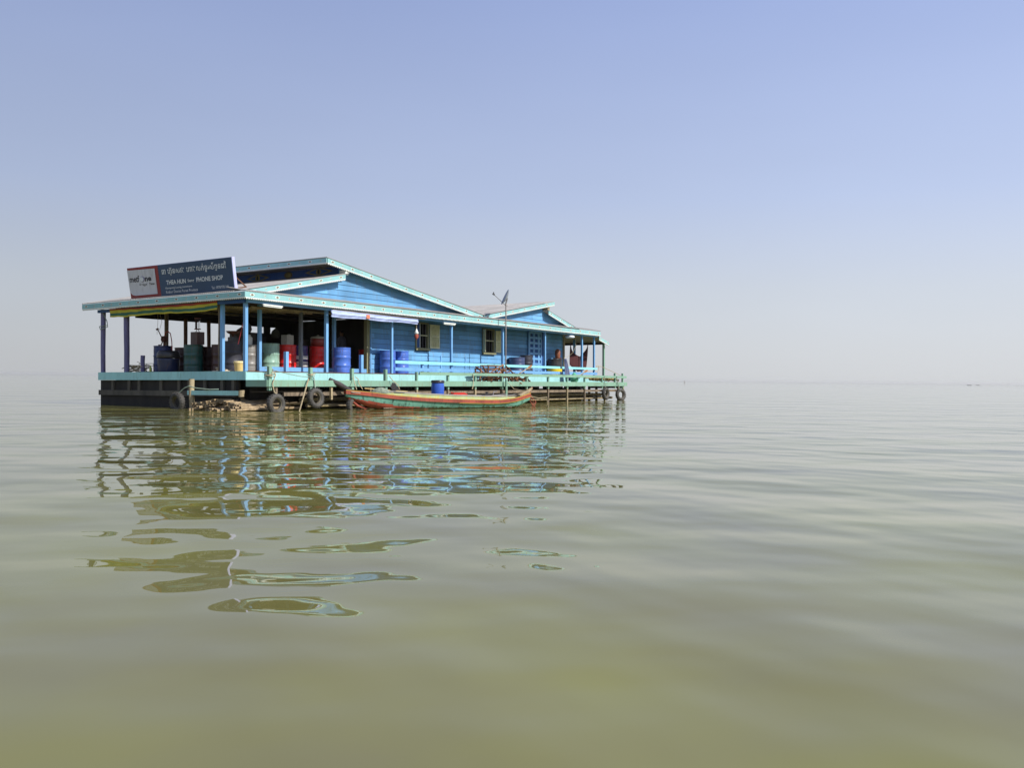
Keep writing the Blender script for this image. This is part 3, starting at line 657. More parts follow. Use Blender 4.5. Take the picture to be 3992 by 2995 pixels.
# things standing on drums
mb = MB(); mb.span((-.16, -.13, 0), (.16, .13, .33)); mb.lathe([(.05, .33), (.05, .36), (.02, .365)], (.08, 0, 0), 10, 0, True)
single(mb, 'square_tin', mat('pale_tin', (.42, .40, .35), .5, .08, 3), 'pale square tin standing on the red drum', 'tin', at(3.31, 1.85, F1 + .885, .1))
pt = thing('cooking_pot', 'dark red pot with a pale rim on the second red drum', 'pot', at(4.72, 1.85, F1 + .885))
mb = MB(); mb.lathe([(.20, 0), (.25, .05), (.25, .24), (.24, .26)], close=True); mb.build('pot_body', drum_mat('pot_red', (.28, .03, .02)), pt)
mb = MB(); mb.lathe([(.25, .265), (.265, .29), (.22, .34), (.05, .37), (.03, .40)], n=20, close=True); mb.build('pot_lid', mat('pot_lid_metal', (.45, .42, .34), .4), pt)
mb = MB(); mb.tube([(.26, 0, .1), (.36, .02, .18), (.30, 0, .3)], .025, 8); mb.build('pot_handle', IRON, pt)
bk = thing('yellow_bucket', 'pale yellow plastic bucket with lid near the house corner', 'bucket', at(.62, 1.02, ZD))
mb = MB(); mb.lathe([(.13, 0), (.14, .02), (.165, .26), (.17, .27)], close=True); mb.build('bucket_body', mat('cream_yellow_plastic', (.85, .66, .26), .4, .05, 3), bk)
mb = MB(); mb.lathe([(.18, .272), (.183, .30), (.175, .33), (.02, .335)], close=True); mb.build('bucket_lid', mat('cream_yellow_lid', (.88, .72, .36), .4, .05, 3), bk)
mb = MB(); mb.box((0, 0, .02), (.5, .4, .04)); mb.box((.05, .02, .06), (.38, .3, .035), 0, (0, 0, .4)); mb.box((-.1, 0, .10), (.25, .28, .03), 0, (.1, .1, .9))
single(mb, 'folded_sacks', mat('cream_sack', (.6, .52, .40), .9, .2, 6), 'crumpled cream sacks on the deck beside the yellow bucket', 'sacks', at(.35, 1.45, ZD))
# hand pump on the blue drum
pm = thing('hand_pump', 'rusty hand crank fuel pump standing on the blue drum, left side', 'fuel pump', at(.62, 4.72, ZD + .885))
mb = MB(); mb.tube([(0, 0, 0), (0, 0, .16)], .03, 8); mb.lathe([(.02, -.05), (.09, -.045), (.10, 0), (.09, .045), (.02, .05)], (0, 0, 0), 14)
for i in range(28 * 0, len(mb.v)):
    pass
mb2 = MB(); mb2.tube([(0, 0, 0), (0, 0, .15)], .035, 8); mb2.tube([(-.06, 0, .22), (.06, 0, .22)], .10, 12)
RUST = mat('rusty_iron', (.10, .035, .02), .8, .3, 8)
mb2.build('pump_body', RUST, pm)
mb = MB(); mb.tube([(-.08, .0, .24), (-.09, .22, .55)], .016, 6); mb.tube([(-.1, .18, .56), (-.1, .27, .54)], .03, 6); mb.build('pump_handle', RUST, pm)
mb = MB(); mb.tube([(-.02, .06, .16), (-.02, .12, .03), (-.02, .27, .03)], .02, 6); mb.build('pump_spout', RUST, pm)
mb = MB(); mb.tube([(0, 0, .28), (.0, -.06, .42), (0, -.18, .47), (0, -.32, .40), (-.02, -.42, .15), (-.06, -.5, -.2)], .016, 6)
single(mb, 'fuel_hose', mat('red_hose', (.35, .05, .03), .6), 'thin red hose hanging in an arc from the hand pump', 'hose', at(.62, 4.72, ZD + .885))
# glass measuring cylinder
gp = thing('fuel_dispenser', 'glass fuel measuring cylinder on a dark box above the dark green drum', 'fuel dispenser', at(.62, 3.02, ZD + .885))
mb = MB(); mb.span((-.14, -.16, 0), (.14, .16, .40)); mb.build('cabinet', DM, gp)
GL = bpy.data.materials.new('clear_glass'); GL.use_nodes = True; g_ = GL.node_tree.nodes["Principled BSDF"]; g_.inputs['Transmission Weight'].default_value = 1; g_.inputs['Roughness'].default_value = .02; g_.inputs['IOR'].default_value = 1.1
mb = MB(); mb.tube([(0, 0, .50), (0, 0, .82)], .075, 16); mb.build('glass_cylinder', GL, gp)
mb = MB(); mb.tube([(0, 0, .48), (0, 0, .505)], .10, 14); mb.tube([(0, 0, .815), (0, 0, .85)], .10, 14); mb.tube([(0, .09, .48), (0, .09, .84)], .012, 6); mb.tube([(0, .05, .5), (0, .05, .82)], .02, 6)
mb.tube([(0, .03, .48), (0, .09, .40)], .01, 5); mb.tube([(0, -.03, .48), (0, -.09, .40)], .01, 5); mb.build('cylinder_frame', mat('dark_red_frame', (.12, .03, .02), .6), gp)
# clutter beside the corner post
sc_ = thing('kitchen_scale', 'dark shop scale with a wide pan on the slate drum', 'scale', at(1.05, 1.85, ZD + .99))
mb = MB(); mb.span((-.12, -.1, 0), (.12, .1, .12)); mb.build('scale_base', DBK, sc_)
mb = MB(); mb.lathe([(.03, .12), (.03, .2), (.16, .24), (.22, .31), (.21, .31), (.02, .22)], n=18); mb.build('scale_pan', RUST, sc_)
mb = MB(); mb.lathe([(.09, 0), (.10, .05), (.10, .22), (.05, .27), (.04, .32)], n=14, close=True)
single(mb, 'white_canister', mat('white_plastic', (.7, .7, .66), .4, .05, 3), 'small white canister on the grey drum by the corner post', 'canister', at(1.50, 1.62, ZD + .885))
for i, (x, y, z, c, nm, lb) in enumerate([(2.9, 3.6, 2.05, (.10, .09, .08), 'dark_crate', 'dark crate stacked at the back of the shop behind the pale green drum'),
        (3.9, 4.2, 2.0, (.05, .05, .06), 'dark_crate', 'black crate at the back of the shop behind the violet drum'), (5.9, 4.0, 1.22, (.045, .04, .035), 'dark_cabinet', 'tall dark cabinet at the back of the shop')]):
    mb = MB(); hgt = .45 if i < 2 else 1.2
    mb.span((-.35, -.25, 0), (.35, .25, hgt)); mb.span((-.37, -.27, hgt), (.37, .27, hgt + .03)); mb.span((-.30, -.262, .05), (.30, -.25, hgt - .05))
    single(mb, nm, mat('crate%d' % i, c, .7), lb, 'crate' if i < 2 else 'cabinet', at(x, y, z, .1 * i))
for i, (x, y) in enumerate(((2.9, 3.6), (3.9, 4.2))):
    mb = MB(); mb.span((-.4, -.3, 0), (.4, .3, .04))
    for a in (-.35, .35):
        for c in (-.25, .25): mb.span((a - .025, c - .025, -.79), (a + .025, c + .025, 0))
    single(mb, 'shop_table', DARKW, 'dark table under the crate behind the %s drum' % ('pale green' if i == 0 else 'violet'), 'table', at(x, y, 2.009 if i == 0 else 1.959))
# blue plank leaning on counter
mb = MB(); mb.beam((0, 0, 0), (.0, -1.2, .22), .10, .09)
single(mb, 'blue_board', BLUEP, 'narrow blue board lying tilted behind the yellow bucket', 'board', at(1.3, 3.0, 1.75))
mb = MB(); mb.span((-.4, -.9, 0), (.4, .9, .04)); 
for a in (-.35, .35):
    for c in (-.8, .8): mb.span((a - .03, c - .03, -.55), (a + .03, c + .03, 0))
single(mb, 'low_counter', DARKW, 'dark low counter between the left terrace drums and the grey drums', 'counter', at(1.75, 3.2 - .6, ZD + .56) if False else at(2.4, 2.75, F1 + .55))
mb = MB(); mb.tube([(0, 0, 0), (.02, .45, 1.15)], .012, 6)
single(mb, 'red_stick', mat('red_painted_stick', (.35, .04, .05), .6), 'thin red stick leaning up behind the second left post', 'stick', at(.5, .95, 2.0, 0) @ Matrix.Rotation(math.pi, 4, 'Z'))
mb = MB(); mb.lathe([(.035, 0), (.04, .02), (.04, .14), (.015, .19), (.015, .23)], n=12, close=True)
single(mb, 'green_bottle', mat('lime_bottle', (.35, .42, .06), .3), 'small lime green bottle on the deck edge by the blue drum', 'bottle', at(.14, 4.75, ZD))
# rope tangle on the left deck
mb = MB()
for k in range(7):
    a = random.random() * 6; mb.tube([(.12 * math.cos(a + t) * (1 + k * .1), .35 + (.35 + .05 * k) * math.sin(t * 1.1 + k), .05 + .03 * k + .03 * math.sin(t * 3)) for t in [j * .6 for j in range(11)]], .014, 5)
single(mb, 'rope_coil', ROPE, 'tangle of pale rope on the left deck end beside the short purple post', 'rope', at(.4, 5.55, ZD))
mb = MB()
for z in (.22, .30): mb.tube([(0, 0, z), (0, -.6, z + .01), (0, -1.2, z)], .01, 5)
for y in (0, -.4, -.8, -1.2): mb.tube([(0, y, 0), (0, y, .3)], .01, 5)
mb.tube([(0, .1, .38), (0, -.5, .2)], .01, 5)
single(mb, 'wire_rack', ROPE, 'thin wire rack on the left deck behind the rope tangle', 'wire rack', at(.7, 6.2, ZD))
# lamps under the eave
def tube_lamp(label, mw):
    t = thing('tube_lamp', label, 'tube lamp', mw, 'fluorescent tube lamps under the front eave')
    mb = MB(); mb.span((-.38, -.03, .035), (.38, .03, .075)); mb.build('lamp_housing', WHITE, t)
    mb = MB(); mb.tube([(-.36, 0, .01), (.36, 0, .01)], .017, 8); mb.build('lamp_tube', WHITE, t)
    return t
tl = tube_lamp('white tube lamp under the eave right of the corner post', at(.9, -.12, 3.10, 0, 0, .02))
copy_tree(tl, at(9.75, -.12, 3.09), 'white tube lamp under the eave between the two windows')
pl_ = thing('round_lamp', 'round pale glass lamp under the eave near the right end', 'lamp', at(19.55, -.0, 3.06))
mb = MB(); mb.lathe([(.03, .0 - .05), (.20, -.03), (.24, .03), (.18, .08), (.05, .1)], n=20, close=True); mb.build('lamp_glass', mat('milky_lamp_glass', (.75, .82, .92), .3, .03, 3), pl_)
mb = MB(); mb.tube([(0, 0, .10), (0, 0, .2)], .015, 6); mb.build('lamp_stem', IRON, pl_)
ln = thing('hanging_ornament', 'red and white paper ornament hanging beside the first window', 'ornament', at(7.72, -.14, 3.02))
mb = MB(); mb.tube([(0, 0, 0), (0, 0, -.2)], .008, 5); mb.build('cord', ROPE, ln)
mb = MB(); mb.lathe([(.01, -.18), (.05, -.28), (.09, -.36), (.03, -.40)], n=10, close=True); mb.build('white_bell', WHITE, ln)
mb = MB(); mb.lathe([(.04, -.40), (.10, -.43), (.06, -.47), (.09, -.50), (.03, -.56), (.01, -.60)], n=10, close=True); mb.build('red_tassel', mat('dull_red_paper', (.35, .08, .05), .8), ln)

# ================================================================== person in the shop
def person():
    t = thing('person', 'person in a grey blue shirt standing in the dark behind the bright blue drum', 'person', at(7.05, 2.95, F1, R(190)))
    J = [((0, 0, .84), .115), ((0, 0, 1.0), .12), ((0, .01, 1.18), .135), ((0, .01, 1.30), .10), ((0, 0, 1.38), .05), ((0, -.01, 1.46), .075), ((0, -.01, 1.55), .085), ((0, -.01, 1.60), .06)]
    E_ = [(i, i + 1) for i in range(len(J) - 1)]
    for s in (-1, 1):
        b0 = len(J); J.extend([((s * .10, 0, .78), .085), ((s * .11, -.01, .44), .058), ((s * .12, 0, .09), .040), ((s * .12, -.14, .035), .032)]); E_ += [(0, b0), (b0, b0 + 1), (b0 + 1, b0 + 2), (b0 + 2, b0 + 3)]
        b1 = len(J); J.extend([((s * .19, 0, 1.28), .055), ((s * .25, -.02, 1.02), .042), ((s * .20, -.20, .90), .032), ((s * .18, -.26, .885), .026)]); E_ += [(3, b1), (b1, b1 + 1), (b1 + 1, b1 + 2), (b1 + 2, b1 + 3)]
        for f in range(5):
            c = len(J); dx = (f - 2) * .016 * s; L = (.03, .05, .055, .05, .04)[f]
            J.extend([((s * .18 + dx, -.29, .88), .009), ((s * .18 + dx * 1.2, -.29 - L, .872), .008), ((s * .18 + dx * 1.2, -.30 - L, .85), .007)]); E_ += [(b1 + 3, c), (c, c + 1), (c + 1, c + 2)]
    me = bpy.data.meshes.new('body'); me.from_pydata([j[0] for j in J], E_, []); o = bpy.data.objects.new('body', me); COL.objects.link(o)
    o.modifiers.new('s', 'SKIN'); sv = me.skin_vertices[0].data
    for i, j in enumerate(J): sv[i].radius = (j[1], j[1])
    sv[0].use_root = True; o.modifiers.new('sub', 'SUBSURF').levels = 1
    dg = bpy.context.evaluated_depsgraph_get(); dg.update(); m2 = bpy.data.meshes.new_from_object(o.evaluated_get(dg)); bpy.data.objects.remove(o)
    m2.materials.clear(); m2.materials.append(mat('brown_skin', (.22, .12, .07), .6, .05, 5)); b_ = bpy.data.objects.new('body', m2); COL.objects.link(b_); b_.parent = t
    def garment(cond, name, m, off):
        me = m2.copy(); me.materials.clear(); me.materials.append(m)
        import bmesh
        bm = bmesh.new(); bm.from_mesh(me)
        for v in bm.verts: v.co += v.normal * off
        bmesh.ops.delete(bm, geom=[f for f in bm.faces if not cond(f.calc_center_median())], context='FACES'); bm.to_mesh(me); bm.free()
        g = bpy.data.objects.new(name, me); COL.objects.link(g); g.parent = t
    garment(lambda c: .82 < c.z < 1.37 and not (c.y < -.12), 'shirt', mat('grey_blue_shirt', (.16, .18, .26), .9), .012)
    garment(lambda c: .12 < c.z < .86 and c.y > -.16 and abs(c.x) < .2, 'trousers', mat('dark_trousers', (.03, .03, .04), .9), .010)
    garment(lambda c: c.z > 1.50 and (c.y > -.05 or c.z > 1.60), 'hair', BLACKP, .014)
    mb = MB(); mb.lathe([(.012, 0), (.016, .012), (.008, .035)], (0, -.10, 1.50), 8, 0, True)
    mb.box((-.03, -.088, 1.55), (.02, .01, .008)); mb.box((.03, -.088, 1.55), (.02, .01, .008)); mb.box((0, -.086, 1.475), (.04, .01, .008)); mb.box((-.088, 0, 1.53), (.015, .03, .05)); mb.box((.088, 0, 1.53), (.015, .03, .05))
    mb.build('face_features', mat('brown_skin_dark', (.14, .07, .04), .6), t)
person()

# ================================================================== right end of the veranda
jar = thing('clay_jar', 'reddish brown clay jar on the black and yellow drum', 'jar', at(19.72, .78, ZD + .885) )
mb = MB(); mb.lathe([(.09, 0), (.12, .08), (.135, .25), (.13, .36), (.09, .45), (.03, .49)], n=18, close=True); mb.build('jar_body', mat('red_brown_clay', (.26, .09, .045), .5, .1, 4), jar)
mb = MB(); mb.lathe([(.20, 0), (.22, .03), (.20, .05)], n=18, close=True); mb.build('jar_base_dish', RUST, jar)
MAR = mat('maroon_cloth', (.07, .018, .02), .9, .15, 4)
def hm(u, v):
    x = 21.45 + 1.75 * u; y = 1.0
    top = 2.95 - .72 * (math.sin(math.pi * min(1, max(0, u))) ** .6)
    bot = 1.45 + .35 * abs(u - .5) ** 2 * 4
    return (x, y + .06 * math.sin(u * 11 + v * 2), top + (bot - top) * v)
o = bandcloth(cloth(hm, 24, 8), (0, .02, 0), lambda u, v: 0, 'hammock', MAR, None, at())
tag(o, 'dark maroon cloth hammock hanging at the right end of the veranda', 'hammock')
mb = MB()
for k in range(26):
    a = Vector((random.uniform(-.3, .3), random.uniform(-.25, .25), random.uniform(0, .35))); 
    mb.beam(a, a + Vector((random.uniform(-.3, .3), random.uniform(-.3, .3), random.uniform(-.05, .25))), .05, .04)
single(mb, 'scrap_heap', mat('dark_rust_scrap', (.06, .035, .025), .8), 'dark heap of rusty scrap under the hammock', 'scrap heap', at(20.9, 1.9, 1.42))
mb = MB(); mb.span((-.5, -.4, 0), (.5, .4, .04)); 
for a in (-.42, .42):
    for c in (-.33, .33): mb.span((a - .03, c - .03, -.27), (a + .03, c + .03, 0))
single(mb, 'low_bench', DARKW, 'low dark bench carrying the rusty scrap heap', 'bench', at(20.9 + .2, 1.9, 1.42 - .045))
# cloth over the railing
SH = mat('blue_grey_cloth', (.16, .19, .32), .85, .15, 5)
def sh_(u, v):
    z = 2.0 - 1.05 * v; wd = .06 + .42 * (v ** .8)
    return (18.62 + .42 * v * .35 - wd * .5 + wd * u, -.28 - .12 * v + .05 * math.sin(u * 13 + v * 2), z)
o = bandcloth(cloth(sh_, 16, 14), (0, .02, 0), lambda u, v: 0, 'hanging_cloth', SH, None, at())
tag(o, 'blue grey cloth hanging over the pale railing near the right end', 'cloth')
mb = MB(); mb.lathe([(.12, 0), (.2, .08), (.18, .3), (.06, .42), (.03, .46)], n=14, close=True)
for i, v in enumerate(mb.v): mb.v[i] = (v[0] * (1 + .15 * math.sin(v[2] * 20 + v[0] * 9)), v[1], v[2])
single(mb, 'green_bag', mat('green_plastic_bag', (.12, .45, .26), .3, .1, 5), 'translucent green plastic bag on the boardwalk beside the hanging cloth', 'plastic bag', at(18.85, -.62, .89))
# dish on its pole
dish = thing('satellite_dish', 'grey satellite dish on a tall thin pole in front of the house', 'satellite dish', at(13.0, -.60, .885))
mb = MB(); mb.tube([(0, 0, 0), (0, 0, 3.28)], .026, 8); mb.build('pole', mat('dull_metal_pole', (.30, .27, .25), .5, .15, 5, metal=.3), dish)
# the dish faces left in the picture; its axis in house coordinates
ax = Vector((-.30, -.02, .12)); ax = Vector((-.62, .66, .42)).normalized()
M3 = ax.to_track_quat('Z', 'Y').to_matrix(); cc = Vector((.05, -.02, 3.50))
mb = MB(); rr = .34; pr = [(rr * k / 8, .10 * (k / 8) ** 2) for k in range(9)]
P = MB(); P.lathe([(max(.002, a), z) for a, z in pr] + [(rr + .006, .098), (rr - .0, .085)] + [(max(.002, a), z - .012) for a, z in pr[::-1]], n=28)
P.v = [tuple(cc + M3 @ Vector(v)) for v in P.v]; P.build('dish_bowl', mat('dish_grey', (.30, .34, .40), .45, .08, 3), dish)
mb = MB(); tip = cc + ax * .62 + Vector((0, 0, -.12)); low = cc + M3 @ Vector((0, -.30, .05)); low = cc + Vector((-.02, .02, -.34))
mb.tube([cc - ax * .03 + Vector((0, 0, -.30)), low, low + (tip - low) * .35, tip], .013, 6); mb.tube([(0, 0, 3.26), tuple(cc - ax * .02)], .03, 6); mb.build('feed_arm', IRON, dish)
mb = MB(); mb.tube([tip - ax * .05, tip + ax * .05], .035, 8); mb.tube([tip + Vector((0, 0, 0)), tip + Vector((0, 0, .09))], .02, 6); mb.build('receiver', DBK, dish)

# heap of wooden sticks and frames on the walkway (every stick is a thing)
st0 = None; grp = 'brown wooden sticks heaped on the boardwalk'
slab = 'brown wooden stick in the jumbled heap on the boardwalk behind the green railing'
BOXM = None
for k in range(64):
    if k < 40: x = random.uniform(11.15, 13.0); zc = random.uniform(.95, 1.42); 
    else: x = random.uniform(13.05, 14.9); zc = random.uniform(.93, 1.02 + .38 * (14.9 - x) / 1.8)
    y = random.uniform(-.78, -.25); rz = random.uniform(-.5, .5) + (math.pi / 2 if random.random() < .25 else 0); ry = random.choice([random.uniform(-.9, .9), random.uniform(-.25, .25)])
    if st0 is None:
        mb = MB(); mb.box((0, 0, 0), (.85, .05, .035)); mb.box((.36, 0, .02), (.06, .06, .05)); st0 = mb.build('wooden_stick', WOODB)
        st1m = mb.mesh('wooden_stick', mat('light_brown_wood', (.27, .13, .06), .7, .25, 4))
        o = st0
    else:
        o = st0.copy(); COL.objects.link(o)
        if random.random() < .4: o.data = st1m
    o.matrix_world = at(x, y, zc, rz, random.uniform(-.6, .6), ry) @ Matrix.Scale(random.uniform(.55, 1.1), 4, (1, 0, 0)); tag(o, slab, 'wooden stick', grp)
mb = MB(); 
for a, b_ in (((0, 0, .66), (1.15, 0, .66)), ((0, .35, .66), (1.15, .35, .66)), ((-.75, .1, .52), (1.0, .1, .55)), ((1.1, 0, 0), (1.1, 0, .68)), ((0.0, 0, 0), (.05, 0, .64)), ((1.1, .35, 0), (1.1, .35, .68)), ((-.7, .1, 0), (-.72, .1, .52)), ((0, 0, .3), (1.1, 0, .3))): mb.beam(a, b_, .05, .05)
single(mb, 'wooden_rack', WOODB, 'brown wooden rack sticking out above the stick heap', 'wooden rack', at(11.75, -.55, .887))
# oars / paddle
def oar(label, a, b_):
    a = Vector(a); b_ = Vector(b_); d = (b_ - a).normalized()
    t = thing('oar', label, 'oar', at(), 'wooden oars lying on the boardwalk')
    mb = MB(); mb.tube([a, b_], .022, 7); mb.build('shaft', WOODP, t)
    sd = d.cross(Vector((0, 1, 0))).normalized(); mb = MB(); e = b_ - d * .02
    mb.prism([e - sd * .025, e + d * .10 - sd * .045, e + d * .34 - sd * .045, e + d * .42, e + d * .34 + sd * .045, e + d * .10 + sd * .045, e + sd * .025], (0, .02, 0)); mb.build('blade', mat('orange_brown_wood', (.40, .20, .09), .6, .15, 5), t)
oar('long pale oar slanting up from the stick heap to the railing', (13.9, -.5, 1.15), (15.0, -.45, 1.50))
oar('oar with orange blade slanting up beside the hanging cloth', (18.9, -.45, .95), (20.3, -.40, 1.38))
# nets
mb = MB()
for k in range(22):
    x0 = 20.2 + random.random() * 1.2; pts = []
    for j in range(9): pts.append((x0 + j * .28 + random.uniform(-.05, .05), -.65 + random.uniform(-.12, .2), .95 + .16 * math.sin(j * .9 + k) ** 2 + random.uniform(0, .07)))
    mb.tube(pts, .028, 5)
single(mb, 'fishing_net', mat('ochre_net', (.42, .31, .12), .9, .25, 12), 'ochre rope net heaped along the right end of the boardwalk', 'fishing net', at())

# ================================================================== tyres and ropes
def tyre_mesh():
    mb = MB(); pr = []
    for k in range(17):
        t = 2 * math.pi * k / 16; pr.append((.235 + .078 * math.cos(t), .082 * math.sin(t) * (1.1 if abs(math.sin(t)) > .5 else 1)))
    mb.lathe(pr, n=36)
    for k in range(44):
        a = k * 2 * math.pi / 44; c, s = math.cos(a), math.sin(a)
        mb.box((.308 * c, .308 * s, .03 * (1 if k % 2 else -1)), (.014, .028, .09), 0, (0, 0, a))
    return mb
ty = thing('tyre', 'tyre', 'tyre', at(.2, -1.06, .20, 0, R(88), 0), 'old tyres hung as fenders'); ty['label'] = 'old tyre half in the water at the walkway corner, beside the bamboo bundle'
tyre_mesh().build('tyre_tread', RUBBER, ty)
mb = MB(); mb.lathe([(.165, -.055), (.158, -.03), (.158, .03), (.165, .055), (.172, .05), (.168, 0), (.172, -.05), (.165, -.055)], n=30); mb.build('tyre_bead', mat('muddy_bead', (.16, .14, .10), .8, .2, 6), ty)
copy_tree(ty, at(1.74, -1.08, .36, 0, R(84), R(6)), 'old tyre hanging below the second green post, just left of the boat bow')
copy_tree(ty, at(21.26, -1.06, .34, 0, R(90), 0), 'upright old tyre near the right end, left of the pair')
copy_tree(ty, at(22.95, -1.06, .27, -.40, R(84), 0), 'old tyre touching the water at the far right corner')
copy_tree(ty, at(-.68, 2.25, .22, R(90), R(86), 0), 'dark old tyre in the shade at the left mooring post')
copy_tree(ty, at(3.30, -1.2, .05, 0.1, R(80), 0), 'black tyre low in the water hidden behind the boat bow')
def rope(label, pts, r=.014, m=ROPE, grp=None):
    mb = MB(); mb.tube(pts, r, 6); return single(mb, 'rope', m, label, 'rope', at(), grp)
rope('pale rope tying the corner tyre to the first green post', [(.05, -1.03, 1.12), (.18, -1.03, 1.12), (.2, -1.04, 1.05), (.10, -1.02, .8), (.14, -1.05, .55), (.2, -1.10, .50)], .016)
rope('rope loop around the first green post', [(.02, -.98, 1.06), (.2, -.99, 1.07), (.22, -.80, 1.05), (0, -.80, 1.04), (.02, -.98, 1.03), (.19, -.99, 1.0)], .016)
rope('grey rope holding the tyre under the second green post', [(1.74, -1.0, 1.0), (1.78, -1.0, .8), (1.75, -1.06, .62)], .02, ROPEG)
rope('pale rope wound round the second green post', [(1.65, -.97, 1.09), (1.82, -.98, 1.1), (1.82, -.8, 1.08), (1.65, -.8, 1.08), (1.65, -.98, 1.06), (1.80, -.98, 1.04)], .014)
rope('slack dark rope sagging between the first two posts', [(.6, -.12, 1.27), (1.0, -.5, 1.12), (1.4, -.8, 1.02), (1.7, -.95, 1.0)], .012, ROPEG)
rope('rope from the fourth post to the boat', [(5.2, -1.0, 1.08), (5.3, -1.1, .9), (5.45, -1.2, .75), (5.4, -1.3, .6)], .012)
rope('rope down from the third post to the boat bow', [(3.5, -.98, 1.02), (3.35, -1.15, .85), (3.2, -1.4, .62)], .013)
rope('knotted rope on the third post', [(3.6, -.98, 1.02), (3.7, -1.0, .95), (3.68, -1.05, .8), (3.8, -1.1, .62)], .014)
rope('rope hanging from the hand rail down to the red can', [(10.1, -1.0, 1.2), (10.12, -1.0, 1.0), (10.05, -1.05, .75), (9.9, -1.1, .6)], .014)
rope('thin grey rope holding the right upright tyre', [(21.26, -1.0, 1.2), (21.24, -1.02, .9), (21.27, -1.06, .6)], .016, ROPEG)
rope('green grey rope holding the far right tyre', [(22.64, -1.0, 1.2), (22.6, -1.02, 1.0), (22.72, -1.04, .75), (22.85, -1.07, .5)], .022, ROPEG)
rope('pale rope running down from the railing end to the walkway', [(22.2, -.06, 1.68), (22.5, -.15, 1.72), (22.9, -.5, 1.5), (23.4, -.85, 1.25)], .012)
rope('rope loop round the right end of the pale railing', [(22.2, -.06, 1.72), (22.42, -.08, 1.74), (22.45, -.08, 1.55), (22.25, -.08, 1.42)], .015)
rope('grey rope lying over the left mooring beam', [(-.58, 1.85, .72), (-.60, 1.5, .66), (-.58, .9, .62), (-.5, .6, .63)], .016, ROPEG)
rope('rope from the left mooring post to its tyre', [(-.60, 1.8, .72), (-.62, 2.0, .66), (-.68, 2.2, .50)], .016, ROPEG)
rope('thin cord hanging from the left rear eave', [(1.0, 5.6, 3.3), (1.0, 5.6, 2.9), (.98, 5.62, 2.45)], .006)
rope('thin cord from the eave to the pump handle', [(1.0, 5.55, 3.3), (.8, 5.1, 2.85), (.58, 4.92, 2.55)], .006)
rope('grey cord loop on the left corner post', [(.0, 7.2, 3.2), (.0, 6.95, 2.9), (.0, 6.9, 2.70), (-.02, 7.3, 2.62), (-.02, 7.35, 2.72), (0, 6.95, 2.75)], .014, ROPEG)
rope('cord hanging under the right eave near the wall end', [(20.6, .3, 3.15), (20.7, .3, 2.7), (20.55, .4, 2.35), (20.1, .5, 2.1)], .008)
mb = MB(); mb.tube([(0, 0, 0), (.62, .25, 1.0)], .022, 7)
single(mb, 'bamboo_pole', WOODP, 'pale bamboo pole slanting into the water between the two front tyres', 'pole', at(.86, -1.3, -.05))
mb = MB()
for k in range(5): mb.tube([(.1 * math.cos(t + k) * (1 + .1 * k), .02 * k - .04, .13 * math.sin(t * 1.3 + k)) for t in [j * .5 for j in range(12)]], .012, 5)
single(mb, 'net_bundle', ROPEG, 'small grey green net bundle hanging at the deck edge between the first posts', 'net bundle', at(.80, -.12, 1.12))
# green mooring post in front of the beam
mb = MB(); mb.tube([(0, 0, -.6), (0, 0, .98)], .05, 9)
single(mb, 'mooring_pole', GREEN, 'short green mooring pole standing between boat and walkway', 'mooring pole', at(12.25, -1.12, 0))
rope('pale ropes from the green mooring pole down to the boat stern', [(12.25, -1.2, .86), (12.4, -1.4, .6), (12.1, -2.3, .50)], .012)

# ================================================================== bamboo bundle under the corner
bamb0 = None
k = 0
for row in range(5):
    for i in range(17 - row):
        y = 1.72 - i * .135 - (row % 2) * .06 - row * .05 + random.uniform(-.025, .025); z = .02 + row * .072 + random.uniform(-.02, .02); x = -.62 + random.uniform(-.18, .2) + .05 * row
        z = min(z, .03 + .27 * (1 - abs(i + row * .5 - 7) / 13))+ .01
        L = random.uniform(1.5, 2.2)
        if bamb0 is None:
            mb = MB(); mb.tube([(0, 0, 0), (.4, .005, .004), (.41, .005, .004), (1, -.004, .0), (1.9, 0, 0)], [.042, .040, .046, .042, .038], 9, cap=False); mb.lathe([(.042, 0), (.028, 0), (.026, .2)], n=9)
            # open hollow end ring
            mb.v[-27:] = [(v[2], v[0], v[1]) for v in mb.v[-27:]]
            bamb0 = mb.build('bamboo_pole', BAMB); o = bamb0
        else: o = bamb0.copy(); COL.objects.link(o)
        o.matrix_world = at(x, y, z, random.uniform(-.12, .12) + (random.random() < .15) * .4, 0, random.uniform(-.04, .04)) @ Matrix.Scale(random.uniform(.8, 1.25), 4)
        tag(o, 'dirty bamboo pole in the bundle floating under the near corner of the deck', 'bamboo pole', 'bamboo poles bundled under the near corner')

